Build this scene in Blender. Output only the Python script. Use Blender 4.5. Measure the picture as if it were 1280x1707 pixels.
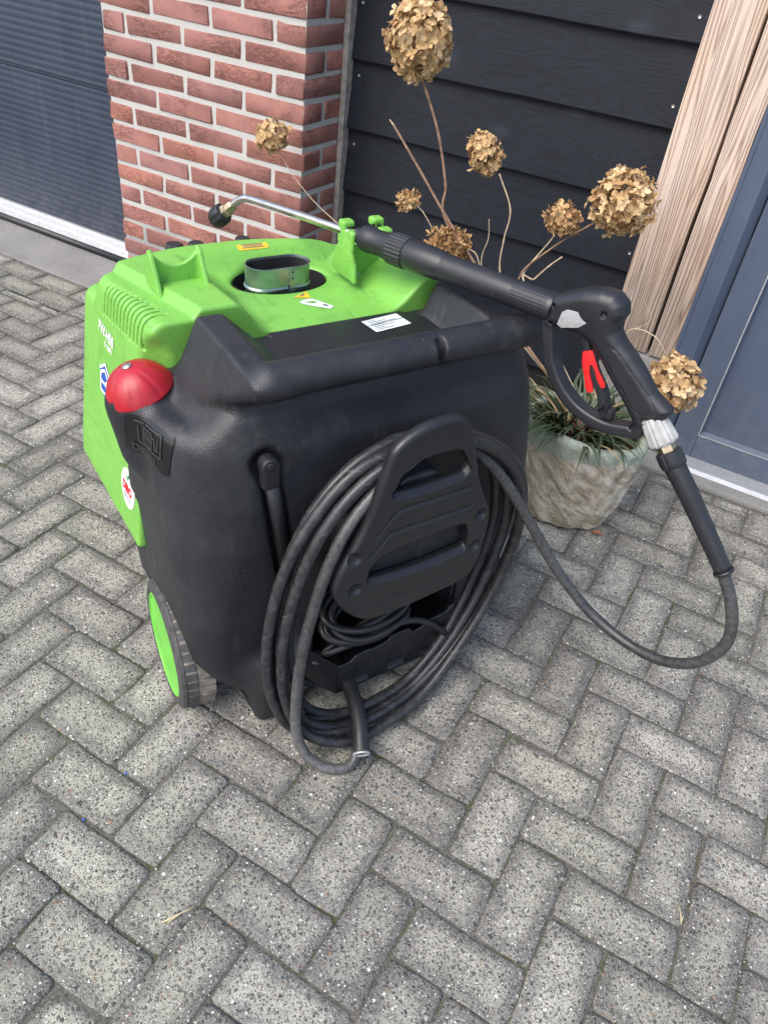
import bpy, bmesh, math, random
import numpy as np
from mathutils import Vector, Matrix, noise as mnoise

for _o in list(bpy.data.objects):
    bpy.data.objects.remove(_o)
S = bpy.context.scene
COL = S.collection
R = math.radians
random.seed(7)
rng = np.random.default_rng(11)

# ---------------------------------------------------------------- camera
cam = bpy.data.cameras.new('camera')
cam_o = bpy.data.objects.new('camera', cam)
COL.objects.link(cam_o)
right = Vector((0.85906538, 0.50101952, 0.10481466))
down = Vector((0.387935, -0.50368629, -0.77188507))
fwd = Vector((-0.33393578, 0.70376101, -0.62706246))
m = Matrix((right, -down, -fwd)).transposed().to_4x4()
m.translation = Vector((0, 0, 1.43))
cam_o.matrix_world = m
cam.sensor_fit = 'VERTICAL'
cam.sensor_height = 36.0
cam.lens = 36.0 * 1256.34 / 1707.0
cam.clip_start = 0.02
cam.clip_end = 400
S.camera = cam_o

# ---------------------------------------------------------------- light
W = bpy.data.worlds.new('World')
S.world = W
W.use_nodes = True
nt = W.node_tree
sky = nt.nodes.new('ShaderNodeTexSky')
sky.sky_type = 'NISHITA'
sky.sun_disc = False
SUN_EL, SUN_AZ = R(52), R(200)          # azimuth from +Y, clockwise seen from above
sky.sun_elevation = SUN_EL
sky.sun_rotation = SUN_AZ
sky.air_density = 1.0
sky.dust_density = 3.0
sky.ozone_density = 1.0
bgn = nt.nodes['Background']
bgn.inputs['Strength'].default_value = 0.15
nt.links.new(sky.outputs[0], bgn.inputs[0])
sun = bpy.data.lights.new('sun', 'SUN')
sun.energy = 1.3
sun.angle = R(50)
sun.color = (1.0, 0.97, 0.93)
sun_o = bpy.data.objects.new('sun', sun)
COL.objects.link(sun_o)
sd = Vector((math.sin(SUN_AZ) * math.cos(SUN_EL), math.cos(SUN_AZ) * math.cos(SUN_EL), math.sin(SUN_EL)))
sun_o.rotation_euler = sd.to_track_quat('Z', 'Y').to_euler()
sun_o.location = sd * 20
vs = S.view_settings
vs.view_transform = 'Standard'
vs.look = 'None'
vs.gamma = 1
vs.use_curve_mapping = False
vs.exposure = 1.08

# ---------------------------------------------------------------- helpers
def tag(o, label, cat, group=None, kind=None):
    o['label'] = label
    o['category'] = cat
    if group: o['group'] = group
    if kind: o['kind'] = kind
    return o

def empty(name, loc=(0, 0, 0), rz=0.0):
    o = bpy.data.objects.new(name, None)
    COL.objects.link(o)
    o.location = loc
    o.rotation_euler = (0, 0, rz)
    o.empty_display_size = 0.05
    return o

def link_mesh(name, me, mat=None, parent=None, smooth=None):
    if mat is not None and len(me.materials) == 0:
        for mm in (mat if isinstance(mat, (list, tuple)) else [mat]):
            me.materials.append(mm)
    if smooth is not None:
        if smooth is True:
            me.polygons.foreach_set('use_smooth', [True] * len(me.polygons))
        elif smooth:
            me.polygons.foreach_set('use_smooth', [True] * len(me.polygons))
            me.set_sharp_from_angle(angle=R(smooth))
    o = bpy.data.objects.new(name, me)
    COL.objects.link(o)
    if parent is not None: o.parent = parent
    return o

def obj(name, verts, faces, mat, parent=None, smooth=None, base=(0, 0, 0), loc=None):
    me = bpy.data.meshes.new(name)
    v = np.asarray(verts, dtype=float).reshape(-1, 3) - np.asarray(base, float)
    me.from_pydata(v.tolist(), [], faces if isinstance(faces, list) else faces.tolist())
    me.update()
    o = link_mesh(name, me, mat, parent, smooth)
    if loc is not None: o.location = loc
    return o

class MB:
    """collects verts / faces of one mesh"""
    def __init__(s): s.v, s.f = [], []
    def add(s, v, f):
        k = len(s.v)
        s.v += [tuple(float(c) for c in p) for p in v]
        s.f += [tuple(int(i) + k for i in q) for q in f]
        return s
    def box(s, x0, x1, y0, y1, z0, z1):
        return s.add([(x0,y0,z0),(x1,y0,z0),(x1,y1,z0),(x0,y1,z0),(x0,y0,z1),(x1,y0,z1),(x1,y1,z1),(x0,y1,z1)],
                     [(3,2,1,0),(4,5,6,7),(0,1,5,4),(1,2,6,5),(2,3,7,6),(3,0,4,7)])
    def build(s, name, mat, parent=None, smooth=None, base=(0,0,0), bevel=0, seg=2):
        me = bpy.data.meshes.new(name)
        b = np.asarray(base, float)
        me.from_pydata([tuple(np.asarray(p) - b) for p in s.v], [], s.f)
        me.update()
        if bevel:
            bm = bmesh.new(); bm.from_mesh(me)
            es = [e for e in bm.edges if e.is_manifold and e.calc_face_angle(0) > 0.5]
            bmesh.ops.bevel(bm, geom=es, offset=bevel, segments=seg, profile=0.6, affect='EDGES')
            bm.to_mesh(me); bm.free()
        return link_mesh(name, me, mat, parent, smooth)

def spline(pts, n=12, closed=False):
    P = np.asarray(pts, float)
    out = []
    N = len(P)
    rngk = range(N if closed else N - 1)
    for i in rngk:
        if closed:
            p0, p1, p2, p3 = P[(i-1) % N], P[i], P[(i+1) % N], P[(i+2) % N]
        else:
            p1, p2 = P[i], P[i+1]
            p0 = P[i-1] if i > 0 else 2*p1 - p2
            p3 = P[i+2] if i+2 < N else 2*p2 - p1
        for k in range(n):
            t = k / n
            out.append(0.5*((2*p1) + (-p0+p2)*t + (2*p0-5*p1+4*p2-p3)*t*t + (-p0+3*p1-3*p2+p3)*t**3))
    if not closed: out.append(P[-1])
    return np.array(out)

def tube_vf(path, rad, sides=10, closed=False, cap=True):
    P = np.asarray(path, float)
    n = len(P)
    rad = np.broadcast_to(np.asarray(rad, float), (n,))
    if closed:
        T = np.roll(P, -1, 0) - np.roll(P, 1, 0)
    else:
        T = np.gradient(P, axis=0)
    T /= np.maximum(np.linalg.norm(T, axis=1)[:, None], 1e-9)
    ref = np.array([0, 0, 1.0]) if abs(T[0][2]) < 0.9 else np.array([1.0, 0, 0])
    nrm = np.cross(T[0], ref); nrm /= np.linalg.norm(nrm)
    V, F = [], []
    for i in range(n):
        nrm = nrm - T[i] * (nrm @ T[i]); nrm /= np.linalg.norm(nrm)
        b = np.cross(T[i], nrm)
        for k in range(sides):
            a = 2*math.pi*k/sides
            V.append(P[i] + rad[i]*(math.cos(a)*nrm + math.sin(a)*b))
    m_ = n if closed else n - 1
    for i in range(m_):
        j = (i+1) % n
        for k in range(sides):
            l = (k+1) % sides
            F.append((i*sides+k, i*sides+l, j*sides+l, j*sides+k))
    if cap and not closed:
        F.append(tuple(range(sides-1, -1, -1)))
        F.append(tuple((n-1)*sides + k for k in range(sides)))
    return V, F

def frame_of(axis):
    a = np.asarray(axis, float); a /= np.linalg.norm(a)
    r = np.array([0, 0, 1.0]) if abs(a[2]) < 0.9 else np.array([1.0, 0, 0])
    x = np.cross(a, r); x /= np.linalg.norm(x)
    return x, np.cross(a, x), a

def lathe_vf(prof, org, axis, sides=24, ribs=None, capped=True):
    """prof: (radius, height along axis); ribs: f(index, angle) -> radius offset"""
    x, y, a = frame_of(axis)
    org = np.asarray(org, float)
    V, F = [], []
    for i, (r, h) in enumerate(prof):
        for k in range(sides):
            an = 2*math.pi*k/sides
            rr = r + (ribs(i, k) if ribs else 0)
            V.append(org + a*h + rr*(math.cos(an)*x + math.sin(an)*y))
    for i in range(len(prof)-1):
        for k in range(sides):
            l = (k+1) % sides
            F.append((i*sides+k, i*sides+l, (i+1)*sides+l, (i+1)*sides+k))
    if capped:
        F.append(tuple(range(sides-1, -1, -1)))
        F.append(tuple((len(prof)-1)*sides + k for k in range(sides)))
    return V, F

# ---- signed distance modelling: smooth moulded shapes turned into meshes
def smin(a, b, k):
    h = np.maximum(k - np.abs(a-b), 0)/k
    return np.minimum(a, b) - h*h*k*0.25
def smax(a, b, k): return -smin(-a, -b, k)
def sstep(x, a, b):
    t = np.clip((x-a)/(b-a), 0, 1)
    return t*t*(3-2*t)
def sd_box(x, y, z, c, hs, r=0.0):
    qx = np.abs(x-c[0])-(hs[0]-r); qy = np.abs(y-c[1])-(hs[1]-r); qz = np.abs(z-c[2])-(hs[2]-r)
    return np.sqrt(np.maximum(qx,0)**2+np.maximum(qy,0)**2+np.maximum(qz,0)**2) + np.minimum(np.maximum(qx,np.maximum(qy,qz)),0) - r
def sd_caps(x, y, z, a, b, r):
    a = np.asarray(a, float); b = np.asarray(b, float)
    d = b-a
    px, py, pz = x-a[0], y-a[1], z-a[2]
    h = np.clip((px*d[0]+py*d[1]+pz*d[2])/(d@d), 0, 1)
    return np.sqrt((px-h*d[0])**2+(py-h*d[1])**2+(pz-h*d[2])**2) - r
def sd_rbox2(x, y, hx, hy, r):
    qx = np.abs(x)-(hx-r); qy = np.abs(y)-(hy-r)
    return np.sqrt(np.maximum(qx,0)**2+np.maximum(qy,0)**2)+np.minimum(np.maximum(qx,qy),0)-r
def sd_poly(x, y, P):
    P = np.asarray(P, float)
    d = np.full(np.broadcast(x, y).shape, 1e9)
    s = np.ones_like(d)
    n = len(P)
    for i in range(n):
        j = (i-1) % n
        ex, ey = P[j]-P[i]
        wx, wy = x-P[i][0], y-P[i][1]
        t = np.clip((wx*ex+wy*ey)/(ex*ex+ey*ey+1e-12), 0, 1)
        bx, by = wx-ex*t, wy-ey*t
        d = np.minimum(d, bx*bx+by*by)
        c1 = y >= P[i][1]; c2 = y < P[j][1]; c3 = ex*wy > ey*wx
        flip = (c1 & c2 & c3) | (~c1 & ~c2 & ~c3)
        s = np.where(flip, -s, s)
    return s*np.sqrt(d)
def extrude(d2, w, hw, r):
    qx = d2 + r; qy = np.abs(w) - (hw - r)
    return np.sqrt(np.maximum(qx,0)**2+np.maximum(qy,0)**2)+np.minimum(np.maximum(qx,qy),0)-r

def surface_nets(f, lo, hi, h):
    lo = np.asarray(lo, float); hi = np.asarray(hi, float)
    n = np.ceil((hi-lo)/h).astype(int)+1
    ax = [(lo[i]+h*np.arange(n[i])).astype(np.float32) for i in range(3)]
    X = ax[0][:, None, None]; Y = ax[1][None, :, None]; Z = ax[2][None, None, :]
    v = np.broadcast_to(f(X, Y, Z), tuple(n)).astype(np.float32)
    v = np.where(np.abs(v) < 1e-7, 1e-7, v)
    ins = v < 0
    c = [(i, j, k) for i in (0, 1) for j in (0, 1) for k in (0, 1)]
    cnt = sum(ins[i:n[0]-1+i, j:n[1]-1+j, k:n[2]-1+k].astype(np.int8) for i, j, k in c)
    act = (cnt > 0) & (cnt < 8)
    I = np.argwhere(act)
    idx = np.full(act.shape, -1, np.int64)
    idx[act] = np.arange(len(I))
    acc = np.zeros((len(I), 3)); num = np.zeros(len(I))
    for a in c:
        for d in range(3):
            if a[d] == 0:
                b = list(a); b[d] = 1
                va = v[I[:,0]+a[0], I[:,1]+a[1], I[:,2]+a[2]]
                vb = v[I[:,0]+b[0], I[:,1]+b[1], I[:,2]+b[2]]
                m_ = (va < 0) != (vb < 0)
                t = np.where(m_, va/np.where(m_, va-vb, 1), 0)
                p = np.repeat(np.array([a], float), len(I), 0)
                p[:, d] += t
                acc += p*m_[:, None]; num += m_
    V = lo + h*(I + acc/num[:, None])
    F = []
    for d in range(3):
        e1, e2 = (d+1) % 3, (d+2) % 3
        sl0 = [slice(None)]*3; sl1 = [slice(None)]*3
        sl0[d] = slice(0, -1); sl1[d] = slice(1, None)
        A = ins[tuple(sl0)]; B = ins[tuple(sl1)]
        E = np.argwhere(A != B)
        ok = (E[:, e1] > 0) & (E[:, e2] > 0) & (E[:, e1] < n[e1]-1) & (E[:, e2] < n[e2]-1)
        E = E[ok]
        s = A[E[:,0], E[:,1], E[:,2]]
        def cell(o1, o2):
            q = E.copy(); q[:, e1] += o1; q[:, e2] += o2
            return idx[q[:,0], q[:,1], q[:,2]]
        q = np.stack([cell(-1,-1), cell(0,-1), cell(0,0), cell(-1,0)], 1)
        q[~s] = q[~s][:, ::-1]
        F.append(q)
    F = np.concatenate(F)
    return V, F

def mesh_np(name, V, F):
    me = bpy.data.meshes.new(name)
    me.vertices.add(len(V)); me.vertices.foreach_set('co', np.asarray(V, np.float32).ravel())
    me.loops.add(F.size); me.loops.foreach_set('vertex_index', F.astype(np.int32).ravel())
    me.polygons.add(len(F))
    me.polygons.foreach_set('loop_start', np.arange(0, F.size, F.shape[1], dtype=np.int32))
    me.polygons.foreach_set('use_smooth', np.ones(len(F), bool))
    me.update(calc_edges=True)
    me.validate()
    return me

def sdf_obj(name, f, lo, hi, h, mat, parent=None, base=(0,0,0), xf=None, sharp=None):
    V, F = surface_nets(f, lo, hi, h)
    if xf is not None: V = xf(V)
    me = mesh_np(name, V - np.asarray(base, float), F)
    return link_mesh(name, me, mat, parent, sharp)

# ---------------------------------------------------------------- materials
class NT:
    def __init__(s, name):
        s.m = bpy.data.materials.new(name); s.m.use_nodes = True
        s.t = s.m.node_tree; s.t.nodes.clear()
        s.out = s.t.nodes.new('ShaderNodeOutputMaterial')
        s.b = s.t.nodes.new('ShaderNodeBsdfPrincipled')
        s.t.links.new(s.b.outputs[0], s.out.inputs[0])
    def n(s, typ, **kw):
        nd = s.t.nodes.new('ShaderNode'+typ)
        for k, v in kw.items():
            if k.startswith('i_'):
                key = k[2:]
                key = int(key) if key.isdigit() else key
                s.set(nd.inputs[key], v)
            else: setattr(nd, k, v)
        return nd
    def set(s, sock, v):
        if hasattr(v, 'is_output') or isinstance(v, bpy.types.NodeSocket): s.t.links.new(v, sock)
        else: sock.default_value = v
    def coord(s, kind='Object'):
        return s.n('TexCoord').outputs[kind]
    def mapping(s, vec, scale=(1,1,1), loc=(0,0,0), rot=(0,0,0)):
        return s.n('Mapping', i_Vector=vec, i_Scale=scale, i_Location=loc, i_Rotation=rot).outputs[0]
    def noise(s, vec, scale, detail=4, rough=0.55, dist=0.0, out='Fac'):
        nd = s.n('TexNoise', i_Scale=scale, i_Detail=detail, i_Roughness=rough, i_Distortion=dist)
        s.set(nd.inputs['Vector'], vec)
        return nd.outputs[out]
    def ramp(s, fac, *stops, interp='LINEAR'):
        nd = s.n('ValToRGB'); cr = nd.color_ramp; cr.interpolation = interp
        while len(cr.elements) < len(stops): cr.elements.new(0.5)
        for e, (p, c) in zip(cr.elements, stops):
            e.position = p
            e.color = (c, c, c, 1) if isinstance(c, (int, float)) else (*c, 1)
        s.set(nd.inputs[0], fac)
        return nd.outputs[0]
    def mix(s, fac, a, b, mode='MIX'):
        nd = s.n('Mix', data_type='RGBA', blend_type=mode)
        s.set(nd.inputs[0], fac)
        for k, v in ((6, a), (7, b)):
            if isinstance(v, tuple) and len(v) == 3: v = (*v, 1)
            s.set(nd.inputs[k], v)
        return nd.outputs[2]
    def math(s, op, a, b=0.0, clamp=False):
        nd = s.n('Math', operation=op, use_clamp=clamp)
        s.set(nd.inputs[0], a); s.set(nd.inputs[1], b)
        return nd.outputs[0]
    def bump(s, height, strength=0.3, dist=0.002, normal=None):
        nd = s.n('Bump', i_Strength=strength, i_Distance=dist, i_Height=height)
        if normal is not None: s.set(nd.inputs['Normal'], normal)
        return nd.outputs[0]
    def fin(s, color=None, rough=None, metal=None, normal=None, spec=None, **kw):
        if color is not None:
            s.set(s.b.inputs['Base Color'], (*color, 1) if isinstance(color, tuple) and len(color) == 3 else color)
        if rough is not None: s.set(s.b.inputs['Roughness'], rough)
        if metal is not None: s.set(s.b.inputs['Metallic'], metal)
        if normal is not None: s.set(s.b.inputs['Normal'], normal)
        if spec is not None: s.set(s.b.inputs['Specular IOR Level'], spec)
        for k, v in kw.items(): s.set(s.b.inputs[k], v)
        return s.m

def plain(name, col, rough=0.5, metal=0.0, var=0.15, scale=40, bump=0.0, spec=0.5):
    t = NT(name); c = t.coord()
    nz = t.noise(c, scale, 5)
    k = t.ramp(nz, (0.3, tuple(x*(1-var) for x in col)), (0.7, tuple(min(1, x*(1+var)) for x in col)))
    r = t.math('ADD', t.math('MULTIPLY', t.noise(c, scale*0.6, 4), 0.25), rough-0.12)
    nrm = t.bump(t.noise(c, scale*6, 3), bump, 0.001) if bump else None
    return t.fin(k, r, metal, nrm, spec)

def m_black_plastic():
    t = NT('moulded_black_plastic'); c = t.coord()
    grain = t.n('TexVoronoi', i_Scale=420.0); t.set(grain.inputs['Vector'], c)
    scuff = t.noise(t.mapping(c, (1, 1, 0.25)), 26, 7, 0.7)
    dust = t.noise(c, 7, 6, 0.65)
    speck = t.n('TexVoronoi', i_Scale=55.0); t.set(speck.inputs['Vector'], c)
    base = t.mix(t.ramp(dust, (0.42, 0.0), (0.75, 0.55)), (0.0125, 0.0140, 0.0180), (0.032, 0.0335, 0.037))
    base = t.mix(t.ramp(scuff, (0.56, 0.0), (0.78, 0.6)), base, (0.082, 0.080, 0.079))
    film = t.noise(t.mapping(c, (9, 9, 1.6)), 1.0, 7, 0.7)
    base = t.mix(t.ramp(film, (0.52, 0.0), (0.76, 0.30)), base, (0.060, 0.059, 0.058))
    scr = t.noise(t.mapping(c, (4, 4, 90), rot=(0.5, 0.3, 0)), 1.0, 4, 0.7)
    base = t.mix(t.ramp(scr, (0.70, 0.0), (0.76, 0.5)), base, (0.11, 0.108, 0.105))
    # dried mud film in the hollow under the left grip
    sx = t.n('SeparateXYZ'); t.set(sx.inputs[0], c)
    d = t.n('VectorMath', operation='DISTANCE'); t.set(d.inputs[0], t.mapping(c, (1, 1, 1.3)))
    d.inputs[1].default_value = (-0.27, 0.07, 0.745*1.3)
    mud = t.math('MULTIPLY', t.ramp(d.outputs['Value'], (0.03, 0.8), (0.15, 0.0)), t.ramp(t.noise(c, 60, 8, 0.8), (0.46, 0.0), (0.70, 0.8)))
    base = t.mix(mud, base, (0.062, 0.050, 0.037))
    sp = t.math('MULTIPLY', t.ramp(speck.outputs['Distance'], (0.05, 1.0), (0.09, 0.0)), t.ramp(speck.outputs['Color'], (0.86, 0.0), (0.9, 1.0)))
    base = t.mix(t.math('MULTIPLY', sp, 0.5), base, (0.35, 0.34, 0.32))
    rough = t.ramp(dust, (0.3, 0.40), (0.75, 0.58))
    nrm = t.bump(t.math('ADD', grain.outputs['Distance'], t.math('MULTIPLY', t.noise(c, 240, 3), 0.8)), 0.42, 0.0014)
    return t.fin(base, rough, 0, nrm, 0.5)

def m_smooth_black(name='smooth_black_plastic', col=(0.012, 0.013, 0.015), rough=0.36):
    t = NT(name); c = t.coord()
    sc = t.noise(c, 60, 6, 0.7)
    base = t.mix(t.ramp(sc, (0.60, 0.0), (0.80, 0.5)), col, (0.06, 0.058, 0.055))
    r = t.ramp(t.noise(c, 18, 5), (0.3, rough-0.05), (0.75, rough+0.18))
    return t.fin(base, r, 0, t.bump(t.noise(c, 300, 2), 0.08, 0.001), 0.5)

def m_green():
    t = NT('green_polyethylene'); c = t.coord()
    big = t.noise(c, 5, 4)
    k = t.ramp(big, (0.3, (0.155, 0.400, 0.060)), (0.7, (0.178, 0.445, 0.072)))
    scr = t.noise(t.mapping(c, (1, 0.18, 1), rot=(0, 0, 0.5)), 60, 8, 0.75)
    k = t.mix(t.ramp(scr, (0.55, 0.0), (0.74, 0.85)), k, (0.075, 0.20, 0.035))
    grime = t.noise(c, 14, 7, 0.7, 0.4)
    k = t.mix(t.ramp(grime, (0.54, 0.0), (0.80, 0.6)), k, (0.055, 0.15, 0.03))
    pale = t.noise(t.mapping(c, (0.3, 1, 1), rot=(0, 0, 0.2)), 40, 6, 0.7)
    k = t.mix(t.ramp(pale, (0.64, 0.0), (0.82, 0.4)), k, (0.27, 0.54, 0.16))
    r = t.ramp(grime, (0.3, 0.36), (0.7, 0.55))
    nrm = t.bump(t.noise(c, 30, 5), 0.12, 0.003)
    return t.fin(k, r, 0, nrm, 0.5)

def m_rubber_hose():
    t = NT('black_rubber_hose'); c = t.coord()
    n1 = t.noise(c, 55, 6, 0.7)
    base = t.mix(t.ramp(n1, (0.46, 0.0), (0.80, 0.7)), (0.0115, 0.0125, 0.0155), (0.070, 0.069, 0.067))
    at = t.n('Attribute', attribute_name='wear')
    base = t.mix(t.math('MULTIPLY', at.outputs['Fac'], t.ramp(t.noise(c, 130, 5, 0.7), (0.35, 0.25), (0.65, 1.0))), base, (0.155, 0.153, 0.148))
    return t.fin(base, t.ramp(n1, (0.35, 0.30), (0.75, 0.55)), 0, t.bump(t.noise(c, 200, 4), 0.2, 0.001), 0.5)

def m_paver():
    t = NT('exposed_aggregate_concrete')
    g = t.n('NewGeometry').outputs['Position']
    oi = t.n('ObjectInfo').outputs['Random']
    warp = t.noise(g, 60, 2, out='Color')
    gv = t.n('VectorMath', operation='MULTIPLY_ADD'); t.set(gv.inputs[0], warp); gv.inputs[1].default_value = (0.006,)*3; t.set(gv.inputs[2], g)
    P = gv.outputs[0]
    ed = t.n('Attribute', attribute_name='edge').outputs['Fac']
    edn = t.math('ADD', ed, t.math('MULTIPLY', t.math('SUBTRACT', t.noise(g, 20, 6, 0.7), 0.5), 2.3))
    wear = t.ramp(edn, (0.38, 0.0), (1.10, 1.0))                 # 0 = dirty worn rim, 1 = cleaner middle
    mort = t.mix(t.ramp(t.noise(g, 300, 8, 0.85), (0.30, 0.0), (0.70, 1.0)), (0.150, 0.145, 0.124), (0.52, 0.505, 0.435))
    rimc = t.mix(t.ramp(t.noise(g, 320, 8, 0.85), (0.32, 0.0), (0.72, 1.0)), (0.044, 0.043, 0.040), (0.36, 0.35, 0.318))
    col = t.mix(wear, rimc, mort)
    col = t.mix(1.0, col, t.ramp(oi, (0.0, 0.80), (1.0, 1.14)), 'MULTIPLY')
    col = t.mix(t.ramp(t.noise(g, 1.6, 3), (0.45, 0.0), (0.7, 0.35)), col, t.mix(1.0, col, (0.90, 0.97, 0.72), 'MULTIPLY'))
    big = t.ramp(t.noise(g, 2.2, 4), (0.3, 0.74), (0.7, 1.16))
    col = t.mix(1.0, col, big, 'MULTIPLY')
    h = t.math('MULTIPLY', t.noise(g, 260, 4, 0.7), 0.35)
    for sc, thr, e0, e1 in ((70.0, 0.45, 0.22, 0.40), (115.0, 0.26, 0.27, 0.40), (200.0, 0.24, 0.28, 0.42), (330.0, 0.25, 0.30, 0.42)):
        vo = t.n('TexVoronoi', i_Scale=sc, i_Randomness=1.0)
        st = t.mapping(P, (1, 1, 1), (sc*0.01, 0, 0), (0, 0, sc*0.1))
        t.set(vo.inputs['Vector'], st)
        sep = t.n('SeparateColor'); t.set(sep.inputs[0], vo.outputs['Color'])
        on = t.math('GREATER_THAN', sep.outputs[0], thr)
        rad = t.math('ADD', e0, t.math('MULTIPLY', sep.outputs[2], 0.16))
        mask = t.math('MULTIPLY', on, t.math('SUBTRACT', 1.0, t.n('MapRange', i_Value=vo.outputs['Distance'], i_1=t.math('SUBTRACT', rad, 0.07), i_2=rad).outputs[0]))
        sc_col = t.ramp(sep.outputs[1], (0.0, (0.040, 0.041, 0.045)), (0.28, (0.085, 0.086, 0.090)), (0.50, (0.16, 0.155, 0.140)),
                        (0.68, (0.28, 0.265, 0.23)), (0.82, (0.46, 0.44, 0.39)), (0.92, (0.76, 0.75, 0.71)), (0.965, (0.30, 0.18, 0.11)), interp='CONSTANT')
        col = t.mix(t.math('MULTIPLY', mask, 0.76), col, sc_col)
        h = t.math('ADD', h, t.math('MULTIPLY', mask, 0.5))
    nrm = t.bump(h, 0.9, 0.0032)
    return t.fin(col, 0.82, 0, nrm, 0.28)

def m_joint():
    t = NT('joint_sand_and_moss')
    g = t.n('NewGeometry').outputs['Position']
    n1 = t.noise(g, 170, 6, 0.75)
    col = t.mix(t.ramp(n1, (0.3, 0.0), (0.75, 1.0)), (0.035, 0.033, 0.029), (0.22, 0.21, 0.18))
    moss = t.math('MULTIPLY', t.ramp(t.noise(g, 4.5, 4, 0.6), (0.44, 0.0), (0.60, 1.0)), t.ramp(t.noise(g, 90, 5), (0.4, 0.15), (0.6, 0.9)))
    col = t.mix(moss, col, t.mix(n1, (0.030, 0.042, 0.012), (0.075, 0.088, 0.025)))
    return t.fin(col, 0.95, 0, t.bump(n1, 0.9, 0.004), 0.2)

def m_brick():
    t = NT('red_handmade_brick'); c = t.coord()
    oi = t.n('ObjectInfo').outputs['Random']
    g = t.n('NewGeometry').outputs['Position']
    tone = t.ramp(oi, (0.0, (0.275, 0.125, 0.104)), (0.25, (0.36, 0.158, 0.126)), (0.5, (0.285, 0.142, 0.130)), (0.75, (0.40, 0.168, 0.122)), (1.0, (0.31, 0.146, 0.120)))
    k = t.mix(t.ramp(t.noise(g, 22, 6, 0.7), (0.35, 0.0), (0.75, 0.75)), tone, (0.20, 0.098, 0.088))
    k = t.mix(t.ramp(t.noise(g, 150, 5, 0.7), (0.55, 0.0), (0.8, 0.6)), k, (0.40, 0.21, 0.16))
    cr = t.noise(t.mapping(g, (1, 1, 2.6), rot=(0, 0.25, 0)), 20, 5, 0.6, 1.8)
    crease = t.ramp(t.math('ABSOLUTE', t.math('SUBTRACT', cr, 0.5)), (0.0, 0.0), (0.045, 1.0))
    patch = t.ramp(t.noise(g, 7, 2), (0.45, 0.0), (0.6, 1.0))
    crm = t.math('SUBTRACT', 1.0, t.math('MULTIPLY', t.math('SUBTRACT', 1.0, crease), patch))
    k = t.mix(t.math('MULTIPLY', t.math('SUBTRACT', 1.0, crm), 0.45), k, (0.085, 0.030, 0.024))
    h = t.math('ADD', t.math('MULTIPLY', crm, 1.0), t.math('MULTIPLY', t.noise(g, 120, 6, 0.7), 0.8))
    return t.fin(k, 0.85, 0, t.bump(h, 0.6, 0.005), 0.25)

def m_mortar():
    t = NT('pale_mortar'); g = t.n('NewGeometry').outputs['Position']
    n1 = t.noise(g, 260, 5, 0.75)
    col = t.mix(n1, (0.28, 0.275, 0.26), (0.64, 0.625, 0.59))
    sp = t.n('SeparateXYZ'); t.set(sp.inputs[0], g)
    low = t.ramp(t.math('ADD', sp.outputs[2], t.math('MULTIPLY', t.noise(g, 9, 3), 0.16)), (0.28, 1.0), (0.38, 0.0))
    col = t.mix(t.math('MULTIPLY', low, 0.8), col, t.mix(n1, (0.17, 0.17, 0.17), (0.33, 0.33, 0.32)))   # newer grey repointing near the ground
    return t.fin(col, 0.95, 0, t.bump(n1, 0.7, 0.003), 0.2)

def m_plank():
    t = NT('black_stained_wood'); c = t.coord()
    oi = t.n('ObjectInfo').outputs['Random']
    off = t.n('CombineXYZ'); t.set(off.inputs[0], t.math('MULTIPLY', oi, 37.0)); t.set(off.inputs[2], t.math('MULTIPLY', oi, 11.0))
    p0 = t.n('VectorMath', operation='ADD'); t.set(p0.inputs[0], c); t.set(p0.inputs[1], off.outputs[0])
    p = t.mapping(p0.outputs[0], (0.55, 1, 3.6))
    kv = t.n('TexVoronoi', i_Scale=1.0, i_Randomness=1.0); t.set(kv.inputs['Vector'], t.mapping(p0.outputs[0], (3.2, 0.01, 7.0)))
    kd = t.ramp(kv.outputs['Distance'], (0.0, 1.0), (0.36, 0.0), interp='EASE')
    base = t.math('ADD', t.noise(p, 2.2, 2, 0.4, 0.3), t.math('MULTIPLY', kd, 0.22))
    ring = t.math('FRACT', t.math('MULTIPLY', base, 26.0))
    rl = t.ramp(ring, (0.0, 0.0), (0.55, 0.75), (0.9, 1.0), (1.0, 0.0))
    fib = t.noise(t.mapping(c, (3, 60, 130)), 3, 5, 0.7)
    k = t.mix(rl, (0.0050, 0.0066, 0.0110), (0.0082, 0.0108, 0.0178))
    k = t.mix(t.ramp(fib, (0.5, 0.0), (0.85, 0.45)), k, (0.017, 0.021, 0.031))
    k = t.mix(t.ramp(kd, (0.55, 0.0), (0.95, 0.5)), k, (0.03, 0.034, 0.044))
    k = t.mix(t.ramp(t.noise(c, 4, 4), (0.58, 0.0), (0.8, 0.4)), k, (0.024, 0.028, 0.038))
    h = t.math('ADD', t.math('MULTIPLY', rl, 0.35), t.math('MULTIPLY', fib, 0.7))
    return t.fin(k, 0.60, 0, t.bump(h, 0.30, 0.0016), 0.28)

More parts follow.
